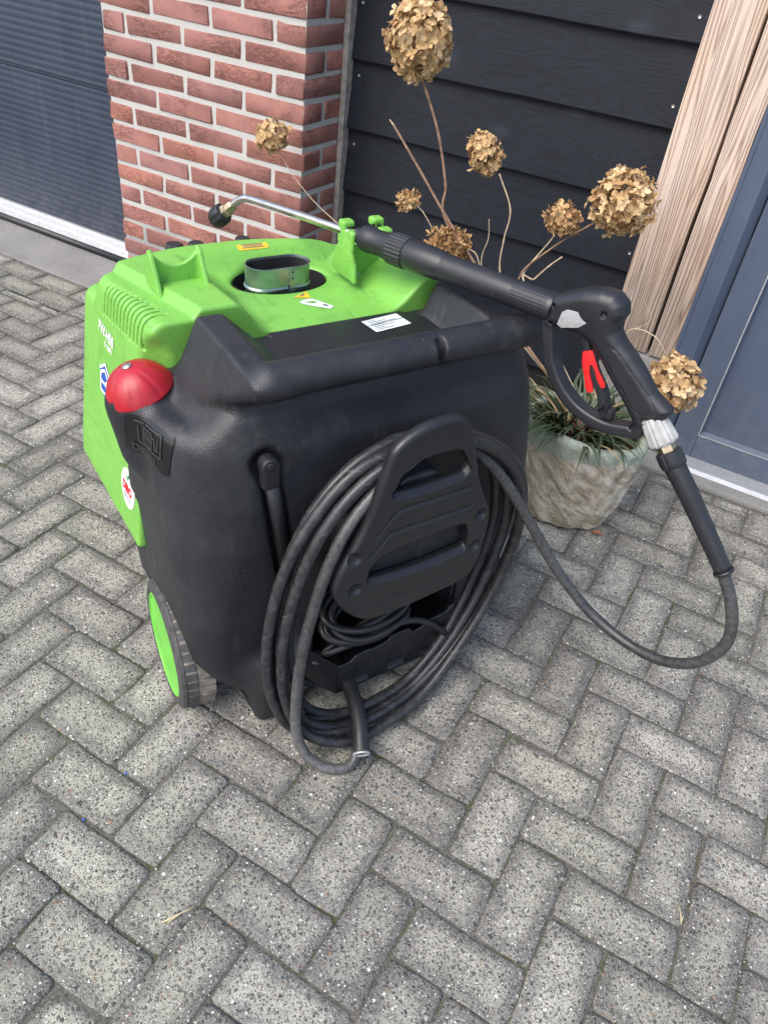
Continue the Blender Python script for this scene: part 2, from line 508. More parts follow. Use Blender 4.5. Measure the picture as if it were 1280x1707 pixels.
def m_timber():
    t = NT('weathered_timber'); c = t.coord()
    oi = t.n('ObjectInfo').outputs['Random']
    p0 = t.n('VectorMath', operation='ADD'); t.set(p0.inputs[0], c)
    off = t.n('CombineXYZ'); t.set(off.inputs[2], t.math('MULTIPLY', oi, 9.0)); t.set(p0.inputs[1], off.outputs[0])
    p = t.mapping(p0.outputs[0], (1, 1, 0.10))
    b = t.noise(p, 5.0, 2, 0.5, 0.0)
    sx = t.n('SeparateXYZ'); t.set(sx.inputs[0], c)
    kn0 = t.n('TexVoronoi', i_Scale=1.0, i_Randomness=1.0); t.set(kn0.inputs['Vector'], t.mapping(p0.outputs[0], (9, 9, 2.6)))
    kd = t.ramp(kn0.outputs['Distance'], (0.0, 1.0), (0.42, 0.0), interp='EASE')
    b2 = t.noise(t.mapping(p0.outputs[0], (1, 1, 0.03)), 16.0, 3, 0.55, 0.0)
    ph = t.math('ADD', t.math('MULTIPLY', sx.outputs[0], 78.0), t.math('ADD', t.math('MULTIPLY', b, 9.0), t.math('MULTIPLY', kd, 1.6)))
    ph = t.math('ADD', ph, t.math('ADD', t.math('MULTIPLY', sx.outputs[1], 60.0), t.math('MULTIPLY', b2, 13.0)))
    ring = t.math('FRACT', ph)
    rl = t.ramp(ring, (0.0, 0.25), (0.35, 1.0), (0.72, 0.85), (0.95, 0.0), (1.0, 0.25))
    fib = t.noise(t.mapping(c, (150, 150, 4)), 1, 5, 0.7)
    warm = t.noise(t.mapping(c, (6, 6, 1.1)), 1, 4, 0.6)
    early = t.mix(t.ramp(warm, (0.38, 0.0), (0.62, 1.0)), (0.58, 0.475, 0.395), (0.56, 0.39, 0.28))
    late = t.mix(t.ramp(warm, (0.38, 0.0), (0.62, 1.0)), (0.27, 0.19, 0.145), (0.29, 0.175, 0.115))
    k = t.mix(rl, late, early)
    sp = t.n('SeparateXYZ'); t.set(sp.inputs[0], t.n('NewGeometry').outputs['Position'])
    low = t.ramp(t.math('ADD', sp.outputs[2], t.math('MULTIPLY', t.math('SUBTRACT', t.noise(c, 7, 4), 0.5), 0.5)), (0.50, 1.0), (0.95, 0.0))
    k = t.mix(t.math('MULTIPLY', low, 0.62), k, t.mix(rl, (0.075, 0.06, 0.048), (0.25, 0.22, 0.19)))   # greyed, weathered foot
    k = t.mix(t.ramp(fib, (0.55, 0.0), (0.85, 0.6)), k, (0.50, 0.45, 0.39))
    kn = t.n('TexVoronoi', i_Scale=1.0, i_Randomness=1.0); t.set(kn.inputs['Vector'], t.mapping(p0.outputs[0], (9, 9, 2.6)))
    knot = t.ramp(kn.outputs['Distance'], (0.10, 1.0), (0.16, 0.0))
    k = t.mix(t.math('MULTIPLY', knot, 0.7), k, (0.19, 0.11, 0.07))
    h = t.math('ADD', rl, t.math('MULTIPLY', fib, 0.5))
    return t.fin(k, 0.72, 0, t.bump(h, 0.55, 0.0035), 0.3)

def m_stone_pot():
    t = NT('weathered_stone'); c = t.coord()
    st = t.mapping(t.mapping(c, rot=(0, 0.85, 0)), (2.6, 1.3, 0.75))
    n1 = t.noise(st, 11, 9, 0.72, 0.5)
    n2 = t.noise(c, 38, 7, 0.7)
    k = t.ramp(n1, (0.28, (0.11, 0.092, 0.070)), (0.38, (0.29, 0.225, 0.16)), (0.47, (0.42, 0.355, 0.265)), (0.56, (0.58, 0.51, 0.41)), (0.68, (0.76, 0.73, 0.66)))
    k = t.mix(t.ramp(n2, (0.30, 0.6), (0.50, 0.0)), k, (0.11, 0.090, 0.066))
    sp = t.n('SeparateXYZ'); t.set(sp.inputs[0], c)
    up = t.ramp(t.math('ADD', sp.outputs[2], t.math('MULTIPLY', t.math('SUBTRACT', t.noise(c, 14, 4, 0.6), 0.5), 0.14)), (0.265, 0.0), (0.285, 1.0))
    k = t.mix(t.math('MULTIPLY', up, 0.85), k, t.mix(n2, (0.20, 0.25, 0.20), (0.42, 0.48, 0.40)))   # pale green lichen round the rim
    mossy = t.ramp(t.noise(c, 5.5, 4), (0.58, 0.0), (0.72, 0.55))
    k = t.mix(mossy, k, t.mix(n2, (0.075, 0.085, 0.022), (0.19, 0.19, 0.075)))
    h = t.math('ADD', t.math('MULTIPLY', n1, 1.6), t.math('MULTIPLY', n2, 0.5))
    return t.fin(k, 0.85, 0, t.bump(h, 0.8, 0.009), 0.25)

def m_concrete():
    t = NT('grey_concrete'); g = t.n('NewGeometry').outputs['Position']
    a = t.noise(g, 5, 6, 0.65); b = t.noise(g, 170, 5, 0.7)
    k = t.mix(a, (0.085, 0.083, 0.080), (0.27, 0.265, 0.25))
    k = t.mix(t.ramp(b, (0.4, 0.0), (0.75, 0.4)), k, (0.42, 0.41, 0.39))
    return t.fin(k, 0.85, 0, t.bump(b, 0.4, 0.002), 0.25)

def m_paint(name, col, rough=0.32, streak=True):
    t = NT(name); c = t.coord()
    n1 = t.noise(t.mapping(c, (1, 1, 0.4)), 7, 5, 0.6)
    k = t.mix(t.ramp(n1, (0.35, 0.0), (0.75, 0.5)), col, tuple(min(1, x*1.35+0.01) for x in col))
    d = t.noise(c, 60, 6, 0.7)
    k = t.mix(t.ramp(d, (0.68, 0.0), (0.8, 0.4)), k, (0.30, 0.31, 0.32))
    g = t.n('NewGeometry').outputs['Position']
    sp = t.n('SeparateXYZ'); t.set(sp.inputs[0], g)
    splash = t.math('MULTIPLY', t.ramp(sp.outputs[2], (0.02, 0.75), (0.42, 0.0)), t.ramp(t.noise(g, 34, 8, 0.8), (0.42, 0.0), (0.68, 1.0)))
    k = t.mix(t.math('MULTIPLY', splash, 0.6), k, (0.17, 0.16, 0.145))          # dried rain splash near the ground
    run = t.noise(t.mapping(g, (26, 26, 1.2)), 1.0, 5, 0.6)
    k = t.mix(t.ramp(run, (0.56, 0.0), (0.78, 0.28)), k, (0.15, 0.155, 0.16))
    r = t.math('ADD', t.ramp(n1, (0.3, rough-0.06), (0.75, rough+0.14)), t.math('MULTIPLY', splash, 0.3))
    return t.fin(k, r, 0, t.bump(t.noise(c, 160, 3), 0.05, 0.001), 0.5)

def m_petal():
    t = NT('dried_hydrangea_petal'); c = t.coord()
    at = t.n('Attribute', attribute_name='tone').outputs['Fac']
    k = t.ramp(at, (0.0, (0.26, 0.135, 0.06)), (0.35, (0.46, 0.28, 0.135)), (0.7, (0.60, 0.41, 0.205)), (1.0, (0.76, 0.58, 0.345)))
    k = t.mix(t.ramp(t.noise(c, 110, 4), (0.45, 0.0), (0.75, 0.5)), k, (0.19, 0.095, 0.04))
    t.fin(k, 0.75, 0, t.bump(t.noise(c, 160, 3), 0.4, 0.002), 0.25)
    tr = t.n('BsdfTranslucent'); t.set(tr.inputs[0], k)
    mx = t.n('MixShader'); mx.inputs[0].default_value = 0.22
    t.t.links.new(t.b.outputs[0], mx.inputs[1]); t.t.links.new(tr.outputs[0], mx.inputs[2])
    t.t.links.new(mx.outputs[0], t.out.inputs[0])
    return t.m

def m_leaf():
    t = NT('grass_blade'); c = t.coord()
    at = t.n('Attribute', attribute_name='tone').outputs['Fac']
    k = t.ramp(at, (0.0, (0.028, 0.043, 0.020)), (0.5, (0.048, 0.075, 0.036)), (0.86, (0.078, 0.108, 0.058)), (0.9, (0.23, 0.17, 0.08)), (1.0, (0.30, 0.23, 0.12)))
    return t.fin(k, 0.5, 0, None, 0.4)

M = dict(
    blackp=m_black_plastic(), black=m_smooth_black(), gunblack=m_smooth_black('gun_black_plastic', (0.0165, 0.0175, 0.0205), 0.36),
    green=m_green(), hose=m_rubber_hose(), paver=m_paver(), joint=m_joint(), brick=m_brick(), mortar=m_mortar(),
    plank=m_plank(), timber=m_timber(), pot=m_stone_pot(), concrete=m_concrete(), petal=m_petal(), leaf=m_leaf(),
    door=m_paint('anthracite_door_paint', (0.066, 0.086, 0.130), 0.36), garage=m_paint('anthracite_garage_paint', (0.024, 0.034, 0.057), 0.45),
    red=plain('red_plastic', (0.34, 0.010, 0.018), 0.36, 0, 0.18, 30, 0.05), redc=plain('red_catch_plastic', (0.62, 0.018, 0.02), 0.35, 0, 0.08),
    alu=plain('brushed_aluminium', (0.60, 0.61, 0.62), 0.42, 0.75, 0.1, 60), galv=plain('galvanised_steel', (0.30, 0.34, 0.35), 0.36, 0.9, 0.35, 22),
    steel=plain('stainless_steel', (0.60, 0.57, 0.52), 0.26, 1.0, 0.12, 50), brass=plain('worn_brass', (0.50, 0.40, 0.27), 0.40, 0.9, 0.25, 50),
    soot=plain('sooty_steel', (0.012, 0.012, 0.012), 0.85, 0, 0.3), rubber=plain('black_rubber', (0.016, 0.0165, 0.018), 0.42, 0, 0.3, 50, 0.2),
    tyre=plain('dusty_grey_rubber', (0.19, 0.165, 0.14), 0.85, 0, 0.5, 60, 0.5), tyred=plain('dark_tyre_rubber', (0.050, 0.050, 0.050), 0.7, 0, 0.4, 60, 0.3),
    rim=plain('green_wheel_plastic', (0.15, 0.52, 0.055), 0.42, 0, 0.12, 18), white=plain('white_print', (0.80, 0.81, 0.80), 0.45, 0, 0.05),
    paper=plain('white_label_paper', (0.62, 0.66, 0.66), 0.4, 0, 0.08, 90), ink=plain('grey_ink', (0.12, 0.13, 0.14), 0.6, 0, 0.1), yellow=plain('yellow_sticker', (0.72, 0.44, 0.03), 0.45, 0, 0.08, 80),
    blue=plain('blue_sticker', (0.010, 0.075, 0.40), 0.35, 0, 0.1), redink=plain('red_ink', (0.60, 0.02, 0.03), 0.5, 0, 0.05), greenink=plain('green_ink', (0.03, 0.25, 0.05), 0.5),
    badge=plain('grey_badge', (0.33, 0.335, 0.34), 0.5, 0.1, 0.2, 200), silver=plain('pale_grey_swivel', (0.36, 0.365, 0.355), 0.5, 0.1, 0.15, 60),
    stem=plain('dry_brown_stem', (0.22, 0.135, 0.085), 0.8, 0, 0.4, 60, 0.4), twig=plain('pale_dry_twig', (0.42, 0.33, 0.22), 0.8, 0, 0.3, 60),
    mulch=plain('bark_mulch', (0.10, 0.050, 0.030), 0.9, 0, 0.5, 50, 0.8), screw=plain('zinc_screw', (0.34, 0.335, 0.31), 0.4, 0.8, 0.1),
    emboss=plain('embossed_black_plastic', (0.030, 0.031, 0.034), 0.55, 0, 0.1), sill=plain('dull_aluminium_sill', (0.30, 0.315, 0.33), 0.5, 0.4, 0.1, 60),
    grit=plain('loose_grit', (0.30, 0.285, 0.25), 0.85, 0, 0.75, 45),
    strip=plain('grey_timber_lath', (0.26, 0.235, 0.21), 0.85, 0, 0.4, 35, 0.4), plate=plain('diesel_plate_plastic', (0.0075, 0.008, 0.009), 0.25, 0, 0.3), cutter=plain('dark_inside', (0.006, 0.006, 0.006), 0.8),
    deadleaf=plain('dead_leaf_brown', (0.28, 0.11, 0.05), 0.8, 0, 0.4, 60), bluechip=plain('blue_plastic_chip', (0.03, 0.10, 0.42), 0.5), straw=plain('straw', (0.50, 0.42, 0.25), 0.7, 0, 0.2),
)
# ================================================================ SETTING
# ---- paved yard: herringbone of concrete pavers in a sand bed
GP = 0.1107
GX0, GY0 = -0.1315, 0.9890
def in_view(p):
    d = Vector(p) - Vector((0, 0, 1.43))
    z = d.dot(fwd)
    if z < 0.1: return None
    return 640 + 1256.34*d.dot(right)/z, 853.5 + 1256.34*d.dot(down)/z, z

def paver_data(L, Wd, seed):
    r = random.Random(seed)
    V, F, E = [], [], []
    j = lambda s: r.uniform(-s, s)
    def ring(dx, cut, z, e, js):
        k = len(V)
        dx = min(dx, min(L, Wd)*0.32); cut = min(cut, min(L, Wd)*0.15)
        x, y = L/2-dx, Wd/2-dx
        for (px, py) in ((0, -y), (x*.5, -y), (x-cut, -y), (x, -y+cut), (x, 0), (x, y-cut), (x-cut, y), (x*.5, y), (0, y), (-x*.5, y), (-x+cut, y), (-x, y-cut), (-x, 0), (-x, -y+cut), (-x+cut, -y), (-x*.5, -y)):
            V.append((px+j(js), py+j(js), z+j(js*0.5))); E.append(e)
        return k
    a = ring(0.0, 0.006, -0.05, 0.0, 0.0)
    b = ring(0.0, 0.007, -0.0045, 0.0, 0.0022)
    c = ring(0.0045, 0.009, -0.0014, 0.15, 0.0026)
    d = ring(0.016, 0.014, -0.0004, 0.45, 0.0030)
    e = ring(0.036, 0.008, 0.0004, 1.0, 0.001)
    for p, q in ((a, b), (b, c), (c, d), (d, e)):
        for i in range(16):
            n = (i+1) % 16
            F.append((p+i, p+n, q+n, q+i))
    F.append(tuple(e+i for i in range(16)))
    return V, F, E

def edge_attr(me, E):
    at = me.attributes.new('edge', 'FLOAT', 'POINT')
    at.data.foreach_set('value', E)

ground = MB()
NG = 60
ground.add([(-9, -5, -0.0050), (9, -5, -0.0050), (9, 5.5, -0.0050), (-9, 5.5, -0.0050)], [(0, 1, 2, 3)])
ground_o = ground.build('paved_ground', M['joint'])
tag(ground_o, 'grey paved yard of herringbone concrete pavers with mossy sand joints', 'ground', kind='structure')
variants = []
for k in range(8):
    V, F, E = paver_data(2*GP-0.0036, GP-0.0036, k)
    me = bpy.data.meshes.new('paver')
    me.from_pydata(V, [], F); me.update(); edge_attr(me, E)
    me.polygons.foreach_set('use_smooth', [True]*len(F)); me.materials.append(M['paver'])
    variants.append((me, V, F, E))
cells = []
KERB_Y, KERB_X = 2.146, -1.62
for i in range(-60, 45):
    for jj in range(-40, 16):
        k = (i + jj) % 4
        for typ in (0, 1):
            if k != (0 if typ == 0 else 2): continue
            x0, y0 = GX0+i*GP, GY0+jj*GP
            cx_, cy_ = (x0+GP, y0+GP/2) if typ == 0 else (x0+GP/2, y0+GP)
            hx, hy = (GP, GP/2) if typ == 0 else (GP/2, GP)
            lim = KERB_Y-0.003 if cx_ < KERB_X else 2.375
            row0 = KERB_Y - 2*GP if cx_ < KERB_X else 9
            top = min(lim, row0)
            if cy_ - hy > top - 0.025: continue
            cut = cy_ + hy > top + 0.004
            cells.append((cx_, cy_, typ, top if cut else None))
for r_ in (1, 2):                       # two straight courses along the concrete strip
    x = -6.0 + (GP if r_ == 2 else 0.0)
    while x < KERB_X:
        cells.append((x, KERB_Y - 0.003 - (r_-0.5)*GP, 0, None)); x += 2*GP
vis = []
rest = []
for (x, y, typ, ct) in cells:
    q = in_view((x, y, 0))
    ok = q is not None and -70 < q[0] < 1350 and -60 < q[1] < 1800
    if ok: vis.append((q[2], x, y, typ, ct))
    else: rest.append((x, y, typ, ct))
# pavers standing right under the machine are never seen: they go with the rest
def hidden(x, y):
    lx = (x-MO.x)*MU.x + (y-MO.y)*MU.y; ly = (x-MO.x)*MV.x + (y-MO.y)*MV.y
    return (-0.30 < lx < 0.34 and 0.22 < ly < 0.60) or (-0.25 < lx < 0.55 and 0.55 < ly < 1.0)
TH = R(62.5)
MU = Vector((math.cos(TH), math.sin(TH), 0)); MV = Vector((-math.sin(TH), math.cos(TH), 0))
MO = MU*0.714 + MV*0.92
vis2 = [t for t in vis if not hidden(t[1], t[2])]
rest += [t[1:] for t in vis if hidden(t[1], t[2])]
vis2.sort(key=lambda t: t[0])
rest += [t[1:] for t in vis2[292:]]
vis2 = vis2[:292]
pr = random.Random(5)
def pose(typ):
    rz = (0 if typ == 0 else math.pi/2) + (math.pi if pr.random() < 0.5 else 0) + pr.gauss(0, 0.008)
    return pr.gauss(0, 0.006), pr.gauss(0, 0.006), rz, pr.gauss(0, 0.0012)
def cut_piece(x, y, typ, ct):
    hy = GP/2 if typ == 0 else GP
    y0 = y-hy; Ly = ct-y0
    Lx = 2*GP if typ == 0 else GP
    return x, y0+Ly/2, paver_data(Lx-0.0046, Ly-0.0046, int(x*1000) % 97)
for (_, x, y, typ, ct) in vis2:
    if ct is not None:
        x, y, (V, F, E) = cut_piece(x, y, typ, ct)
        me = bpy.data.meshes.new('paver'); me.from_pydata(V, [], F); me.update(); edge_attr(me, E)
        me.polygons.foreach_set('use_smooth', [True]*len(F)); me.materials.append(M['paver'])
        typ = 0
    else:
        me = pr.choice(variants)[0]
    o = bpy.data.objects.new('paver', me)
    COL.objects.link(o); o.parent = ground_o
    a, b, c, z = pose(typ)
    if ct is not None: a = b = 0; z = -.0008
    o.location = (x + pr.gauss(0, .0008), y + pr.gauss(0, .0008), z); o.rotation_euler = (a, b, c)
RV, RF, RE = [], [], []
for (x, y, typ, ct) in rest:
    if abs(x) > 5 or y < -2.5: continue
    if ct is not None:
        x, y, (V, F, E) = cut_piece(x, y, typ, ct); typ = 0
    else:
        _, V, F, E = pr.choice(variants)
    a, b, c, z = pose(typ)
    cs, sn = math.cos(c), math.sin(c)
    k = len(RV)
    RV += [(x+vx*cs-vy*sn, y+vx*sn+vy*cs, vz+z) for vx, vy, vz in V]
    RF += [tuple(i+k for i in f) for f in F]; RE += E
me = bpy.data.meshes.new('paver_field'); me.from_pydata(RV, [], RF); me.update(); edge_attr(me, RE)
po = link_mesh('paver_field', me, M['paver'], ground_o, True); po['kind'] = 'stuff'

# ---- concrete strip in front of the garage door and threshold slab at the house door
kb = MB().box(-6.5, KERB_X, KERB_Y, 2.62, -0.10, 0.004)
tag(kb.build('concrete_kerb', M['concrete'], bevel=0.006), 'smooth grey concrete strip laid between the pavers and the garage door', 'kerb', kind='structure')
th_ = MB().box(-0.60, 1.6, 2.383, 2.66, -0.10, 0.010)
tag(th_.build('door_threshold_slab', M['concrete'], bevel=0.005), 'pale concrete threshold slab under the blue grey house door', 'threshold', kind='structure')

# ---- brick pier: every brick its own piece in a mortar core
PX0, PX1, PY0, PY1 = -2.583, -1.650, 2.400, 2.652
CH = 0.0779
Z0 = 0.0015
pier = MB().box(PX0+0.004, PX1-0.004, PY0+0.0035, PY1-0.004, 0.0, Z0+CH*26).build('brick_pier', M['mortar'])
tag(pier, 'red brick pier with pale mortar joints between the garage door and black boarding', 'brick pier')
def brick_mesh(L, D, H, seed):
    r = random.Random(seed)
    bm = bmesh.new()
    nx = max(2, int(L/0.045)); nz = 2
    bmesh.ops.create_cube(bm, size=1.0)
    for v in bm.verts: v.co = Vector((v.co.x*L, v.co.y*D, v.co.z*H))
    bmesh.ops.bevel(bm, geom=[e for e in bm.edges], offset=0.005, segments=1, affect='EDGES')
    for v in bm.verts:
        v.co += Vector((r.uniform(-.003, .003), r.uniform(-.002, .002), r.uniform(-.0022, .0022)))
    me = bpy.data.meshes.new('brick'); bm.to_mesh(me); bm.free()
    me.materials.append(M['brick'])
    me.polygons.foreach_set('use_smooth', [True]*len(me.polygons)); me.set_sharp_from_angle(angle=R(50))
    return me
bcache = {}
br = random.Random(3)
def brick(x0, x1, y0, y1, z0, z1):
    key = (round(x1-x0, 3), round(y1-y0, 3), br.randrange(3))
    if key not in bcache: bcache[key] = brick_mesh(x1-x0, y1-y0, z1-z0, hash(key) % 1000)
    o = bpy.data.objects.new('brick', bcache[key]); COL.objects.link(o); o.parent = pier
    o.location = ((x0+x1)/2+br.gauss(0, .001), (y0+y1)/2+br.gauss(0, .0012), (z0+z1)/2+br.gauss(0, .0008))
    o.rotation_euler = (br.gauss(0, .006), br.gauss(0, .004), br.gauss(0, .005))
J = 0.0145
for row in range(26):
    z0 = Z0 + row*CH + J/2; z1 = Z0 + (row+1)*CH - J/2
    par = (row % 2 == 0)
    # the joint row between z=1.018 and 1.093 (row 13) carries the half brick at the arris
    rowA = (row % 2 == 1)
    SP = 0.2737
    xs = [PX1 - (0.131 if rowA else 0.2635) - SP*k for k in range(4)]
    xs = [x for x in xs if x > PX0 + 0.05]
    edges = [PX1] + xs + [PX0]
    for a, b in zip(edges[:-1], edges[1:]):
        x1_ = a - (0 if a == PX1 else J/2); x0_ = b + (0 if b == PX0 else J/2)
        left_end = b == PX0
        first = a == PX1
        ex = br.uniform(-0.012, 0.008) if left_end else 0
        brick(x0_+ex, x1_, PY0 + 0.0, PY0 + 0.118, z0, z1) if not (first and rowA) else None
        if first and rowA:    # stretcher running back round the corner shows its header here
            brick(x0_, PX1, PY0, PY1-0.006, z0, z1)
    if not rowA:
        brick(PX1-0.118, PX1, PY0+0.118+J, PY1-0.006, z0, z1)
lath = MB().box(-1.650, -1.628, 2.628, 2.670, 0.0, 2.05).build('corner_lath', M['strip'], bevel=0.002)
tag(lath, 'thin grey weathered timber lath in the corner between brick pier and black boards', 'lath')

# ---- garage door: ribbed sectional panels, aluminium rail and rubber seal
gd = empty('garage_door', (-3.6, 2.47, 0))
tag(gd, 'anthracite sectional garage door with fine horizontal ribs left of the brick pier', 'garage door')
def ribbed(name, z0, z1):
    pitch = 0.0268
    prof = []
    nz = int((z1-z0)/pitch*8)
    for i in range(nz+1):
        z = z0 + (z1-z0)*i/nz
        f = ((z-z0)/pitch) % 1.0
        y = 2.462 - 0.0017*math.sin(math.pi*f) if (z-z0) > 0.012 and (z1-z) > 0.004 else 2.466
        prof.append((y, z))
    V, F = [], []
    for x in (-4.9, -2.45):
        V += [(x, y, z) for y, z in prof]
    n = len(prof)
    for i in range(n-1): F.append((i, n+i, n+i+1, i+1))
    k = len(V)
    V += [(-4.9, 2.505, z0), (-2.45, 2.505, z0), (-2.45, 2.505, z1), (-4.9, 2.505, z1)]
    F += [(k, k+3, k+2, k+1), (0, k, k+1, n), (n-1, 2*n-1, k+2, k+3)]
    return obj(name, V, F, M['garage'], gd, 40, base=(-3.6, 2.47, 0))
for k in range(4):
    ribbed('door_panel', 0.094 + (0 if k == 0 else 0.613 + (k-1)*0.55), 0.094 + 0.613 + k*0.55 - 0.003)
al = MB()
al.add([(x, y, z) for x in (-4.9, -2.600) for y, z in ((2.47, 0.094), (2.455, 0.094), (2.452, 0.082), (2.444, 0.080), (2.440, 0.064), (2.434, 0.060), (2.428, 0.036), (2.47, 0.036))],
       [(i, (i+1) % 8, 8+(i+1) % 8, 8+i) for i in range(8)] + [tuple(range(7, -1, -1)), tuple(range(8, 16))])
al.build('bottom_rail', M['alu'], gd, 30, base=(-3.6, 2.47, 0))
V, F = tube_vf([(-4.9, 2.428, 0.0195), (-3.5, 2.428, 0.0195), (-2.572, 2.428, 0.0195)], 0.0160, 14)
obj('rubber_seal', V, F, M['rubber'], gd, True, base=(-3.6, 2.47, 0))

# ---- black lapped boarding
boards = MB().box(-1.70, -0.30, 2.685, 2.72, 0.0, 2.4).build('boarded_wall', M['cutter'])
tag(boards, 'wall of wide black stained lapped boards behind the dried flowers', 'boarded wall')
for k in range(-2, 8):
    zb = 0.528 + (k)*0.2245
    V = []
    nxs = 8
    w = random.Random(k)
    zb_ = max(zb, 0.012)
    xs = [-1.632 + (1.632-0.30)*i/nxs for i in range(nxs+1)]
    prof = [(2.656, 0.0), (2.6530, 0.005), (2.6775, 0.236), (2.684, 0.236), (2.684, 0.0)]
    wob = [w.uniform(-.0016, .0016) for _ in xs]
    for x, wb in zip(xs, wob):
        V += [(x, y + (0.0 if y > 2.68 else wb*0.5), zb_ + z + (wb if z < 0.01 else 0)) for y, z in prof]
    F = []
    for i in range(nxs):
        for q in range(5):
            r_ = (q+1) % 5
            F.append((i*5+q, (i+1)*5+q, (i+1)*5+r_, i*5+r_))
    F += [(4, 3, 2, 1, 0), tuple(nxs*5+q for q in range(5))]
    # face order: outward normals toward -y
    F = [tuple(reversed(f)) for f in F]
    po = obj('plank', V, F, M['plank'], boards, 35)
# screws in the boards
for (x, z) in ((-0.490, 1.268), (-0.487, 1.040), (-0.485, 0.812), (-0.480, 0.592), (-1.605, 1.150), (-1.600, 0.930), (-1.60, 0.700)):
    zb = 0.528 + math.floor((z-0.528)/0.2245)*0.2245
    V, F = lathe_vf([(0.0055, -0.002), (0.005, 0.0022), (0.002, 0.0012)], (x, 2.6532 + (z-zb)*0.1061, z), (0, -1, 0.1), 10)
    so = obj('screw', V, F, M['screw'], boards, 40)

# ---- two weathered timber posts on a stone foot
def post(name, x0, x1, y0, y1, z0, z1, seed, label):
    r = random.Random(seed)
    bx = MB(); n = 14
    for i in range(n+1):
        z = z0 + (z1-z0)*i/n
        e = [r.uniform(-.0018, .0018) for _ in range(4)]
        bx.v += [(x0+e[0], y0, z), (x1+e[1], y0, z), (x1+e[1], y1, z), (x0+e[0], y1, z)]
    for i in range(n):
        for q in range(4):
            p = (q+1) % 4
            bx.f.append((i*4+q, i*4+p, i*4+4+p, i*4+4+q))
    bx.f += [(3, 2, 1, 0), tuple(n*4+q for q in range(4))]
    cx_, cy_ = (x0+x1)/2, (y0+y1)/2
    return tag(bx.build(name, M['timber'], None, 40, base=(cx_, cy_, z0), bevel=0.004), label, 'timber post')
p1 = post('timber_post', -0.4375, -0.3005, 2.500, 2.66, 0.34, 2.3, 1, 'wide weathered timber post with raised grain beside the black boards')
p1.location = (-0.369, 2.58, 0.34)
p2 = post('timber_post', -0.2915, -0.2165, 2.497, 2.66, 0.34, 2.3, 2, 'narrow weathered timber post between the wide post and the blue grey door frame')
p2.location = (-0.254, 2.5785, 0.34)
gap = MB().box(-0.305, -0.285, 2.56, 2.66, 0.34, 2.3).build('gap_shade_strip', M['cutter'])  # near-black strip added to paint the shade inside the gap
tag(gap, 'added black strip standing in for the shade in the narrow gap between the two timber posts', 'gap shade')
sf = sdf_obj('stone_block', lambda x, y, z: sd_box(x, y, z, (-0.33, 2.585, 0.172), (0.115, 0.085, 0.166), 0.02) + 0.004*np.sin(60*x+2)*np.sin(50*z)*np.sin(45*y+1),
             (-0.46, 2.48, -0.01), (-0.2, 2.69, 0.36), 0.010, M['concrete'])
tag(sf, 'rough grey stone foot block carrying the timber posts', 'stone block')

# ---- house door with frame
hd = empty('house_door', (0.15, 2.5, 0.0))
tag(hd, 'blue grey panelled house door in its frame at the right edge', 'door')
HB = (0.15, 2.5, 0.0)
fr = MB()
fr.box(-0.2155, -0.203, 2.490, 2.60, 0.012, 2.3)
fr.box(-0.2025, -0.150, 2.486, 2.60, 0.012, 2.3)
fr.add([(-0.1497, 2.486, 0.012), (-0.128, 2.512, 0.012), (-0.128, 2.60, 0.012), (-0.1497, 2.60, 0.012),
        (-0.1497, 2.486, 2.3), (-0.128, 2.512, 2.3), (-0.128, 2.60, 2.3), (-0.1497, 2.60, 2.3)],
       [(3,2,1,0),(4,5,6,7),(0,1,5,4),(1,2,6,5),(2,3,7,6),(3,0,4,7)])
fr.build('door_frame', M['door'], hd, 30, base=HB, bevel=0.002)
lf = MB()
lf.box(-0.124, -0.040, 2.505, 2.57, 0.030, 2.2)          # left stile
lf.box(-0.0395, 1.10, 2.505, 2.57, 0.030, 0.120)         # bottom rail
lf.build('door_leaf_frame', M['door'], hd, 30, base=HB, bevel=0.003)
MB().box(-0.030, 1.10, 2.5235, 2.56, 0.130, 2.2).build('door_infill_panel', M['door'], hd, 30, base=HB, bevel=0.002)
bd = MB()
V = [(-0.0395, 2.5048, 0.1205), (1.1, 2.5048, 0.1205), (1.1, 2.5233, 0.1295), (-0.0295, 2.5233, 0.1295)]
bd.add(V + [(x, y+0.004, z-0.002) for x, y, z in V], [(0,1,2,3), (7,6,5,4), (0,4,5,1), (2,6,7,3)])
V = [(-0.0395, 2.5048, 0.1205), (-0.0295, 2.5233, 0.1295), (-0.0295, 2.5233, 2.2), (-0.0395, 2.5048, 2.2)]
bd.add(V + [(x-0.002, y+0.004, z) for x, y, z in V], [(0,1,2,3), (7,6,5,4), (1,5,6,2), (3,7,4,0)])
bd.build('glazing_bead', M['door'], hd, None, base=HB)
st = MB().box(-0.0425, -0.0385, 2.5025, 2.506, 0.1165, 2.2).box(-0.0384, 1.1, 2.5025, 2.506, 0.1165, 0.1205)
st.build('bright_edge_strip', M['alu'], hd, None, base=HB)
sl = MB()
sl.add([(x, y, z) for x in (-0.127, 1.1) for y, z in ((2.56, 0.030), (2.500, 0.030), (2.446, 0.022), (2.434, 0.011), (2.56, 0.011))],
       [(0,1,6,5),(1,2,7,6),(2,3,8,7),(3,4,9,8),(4,0,5,9),(4,3,2,1,0),(5,6,7,8,9)])
sl.build('aluminium_sill', M['sill'], hd, None, base=HB)
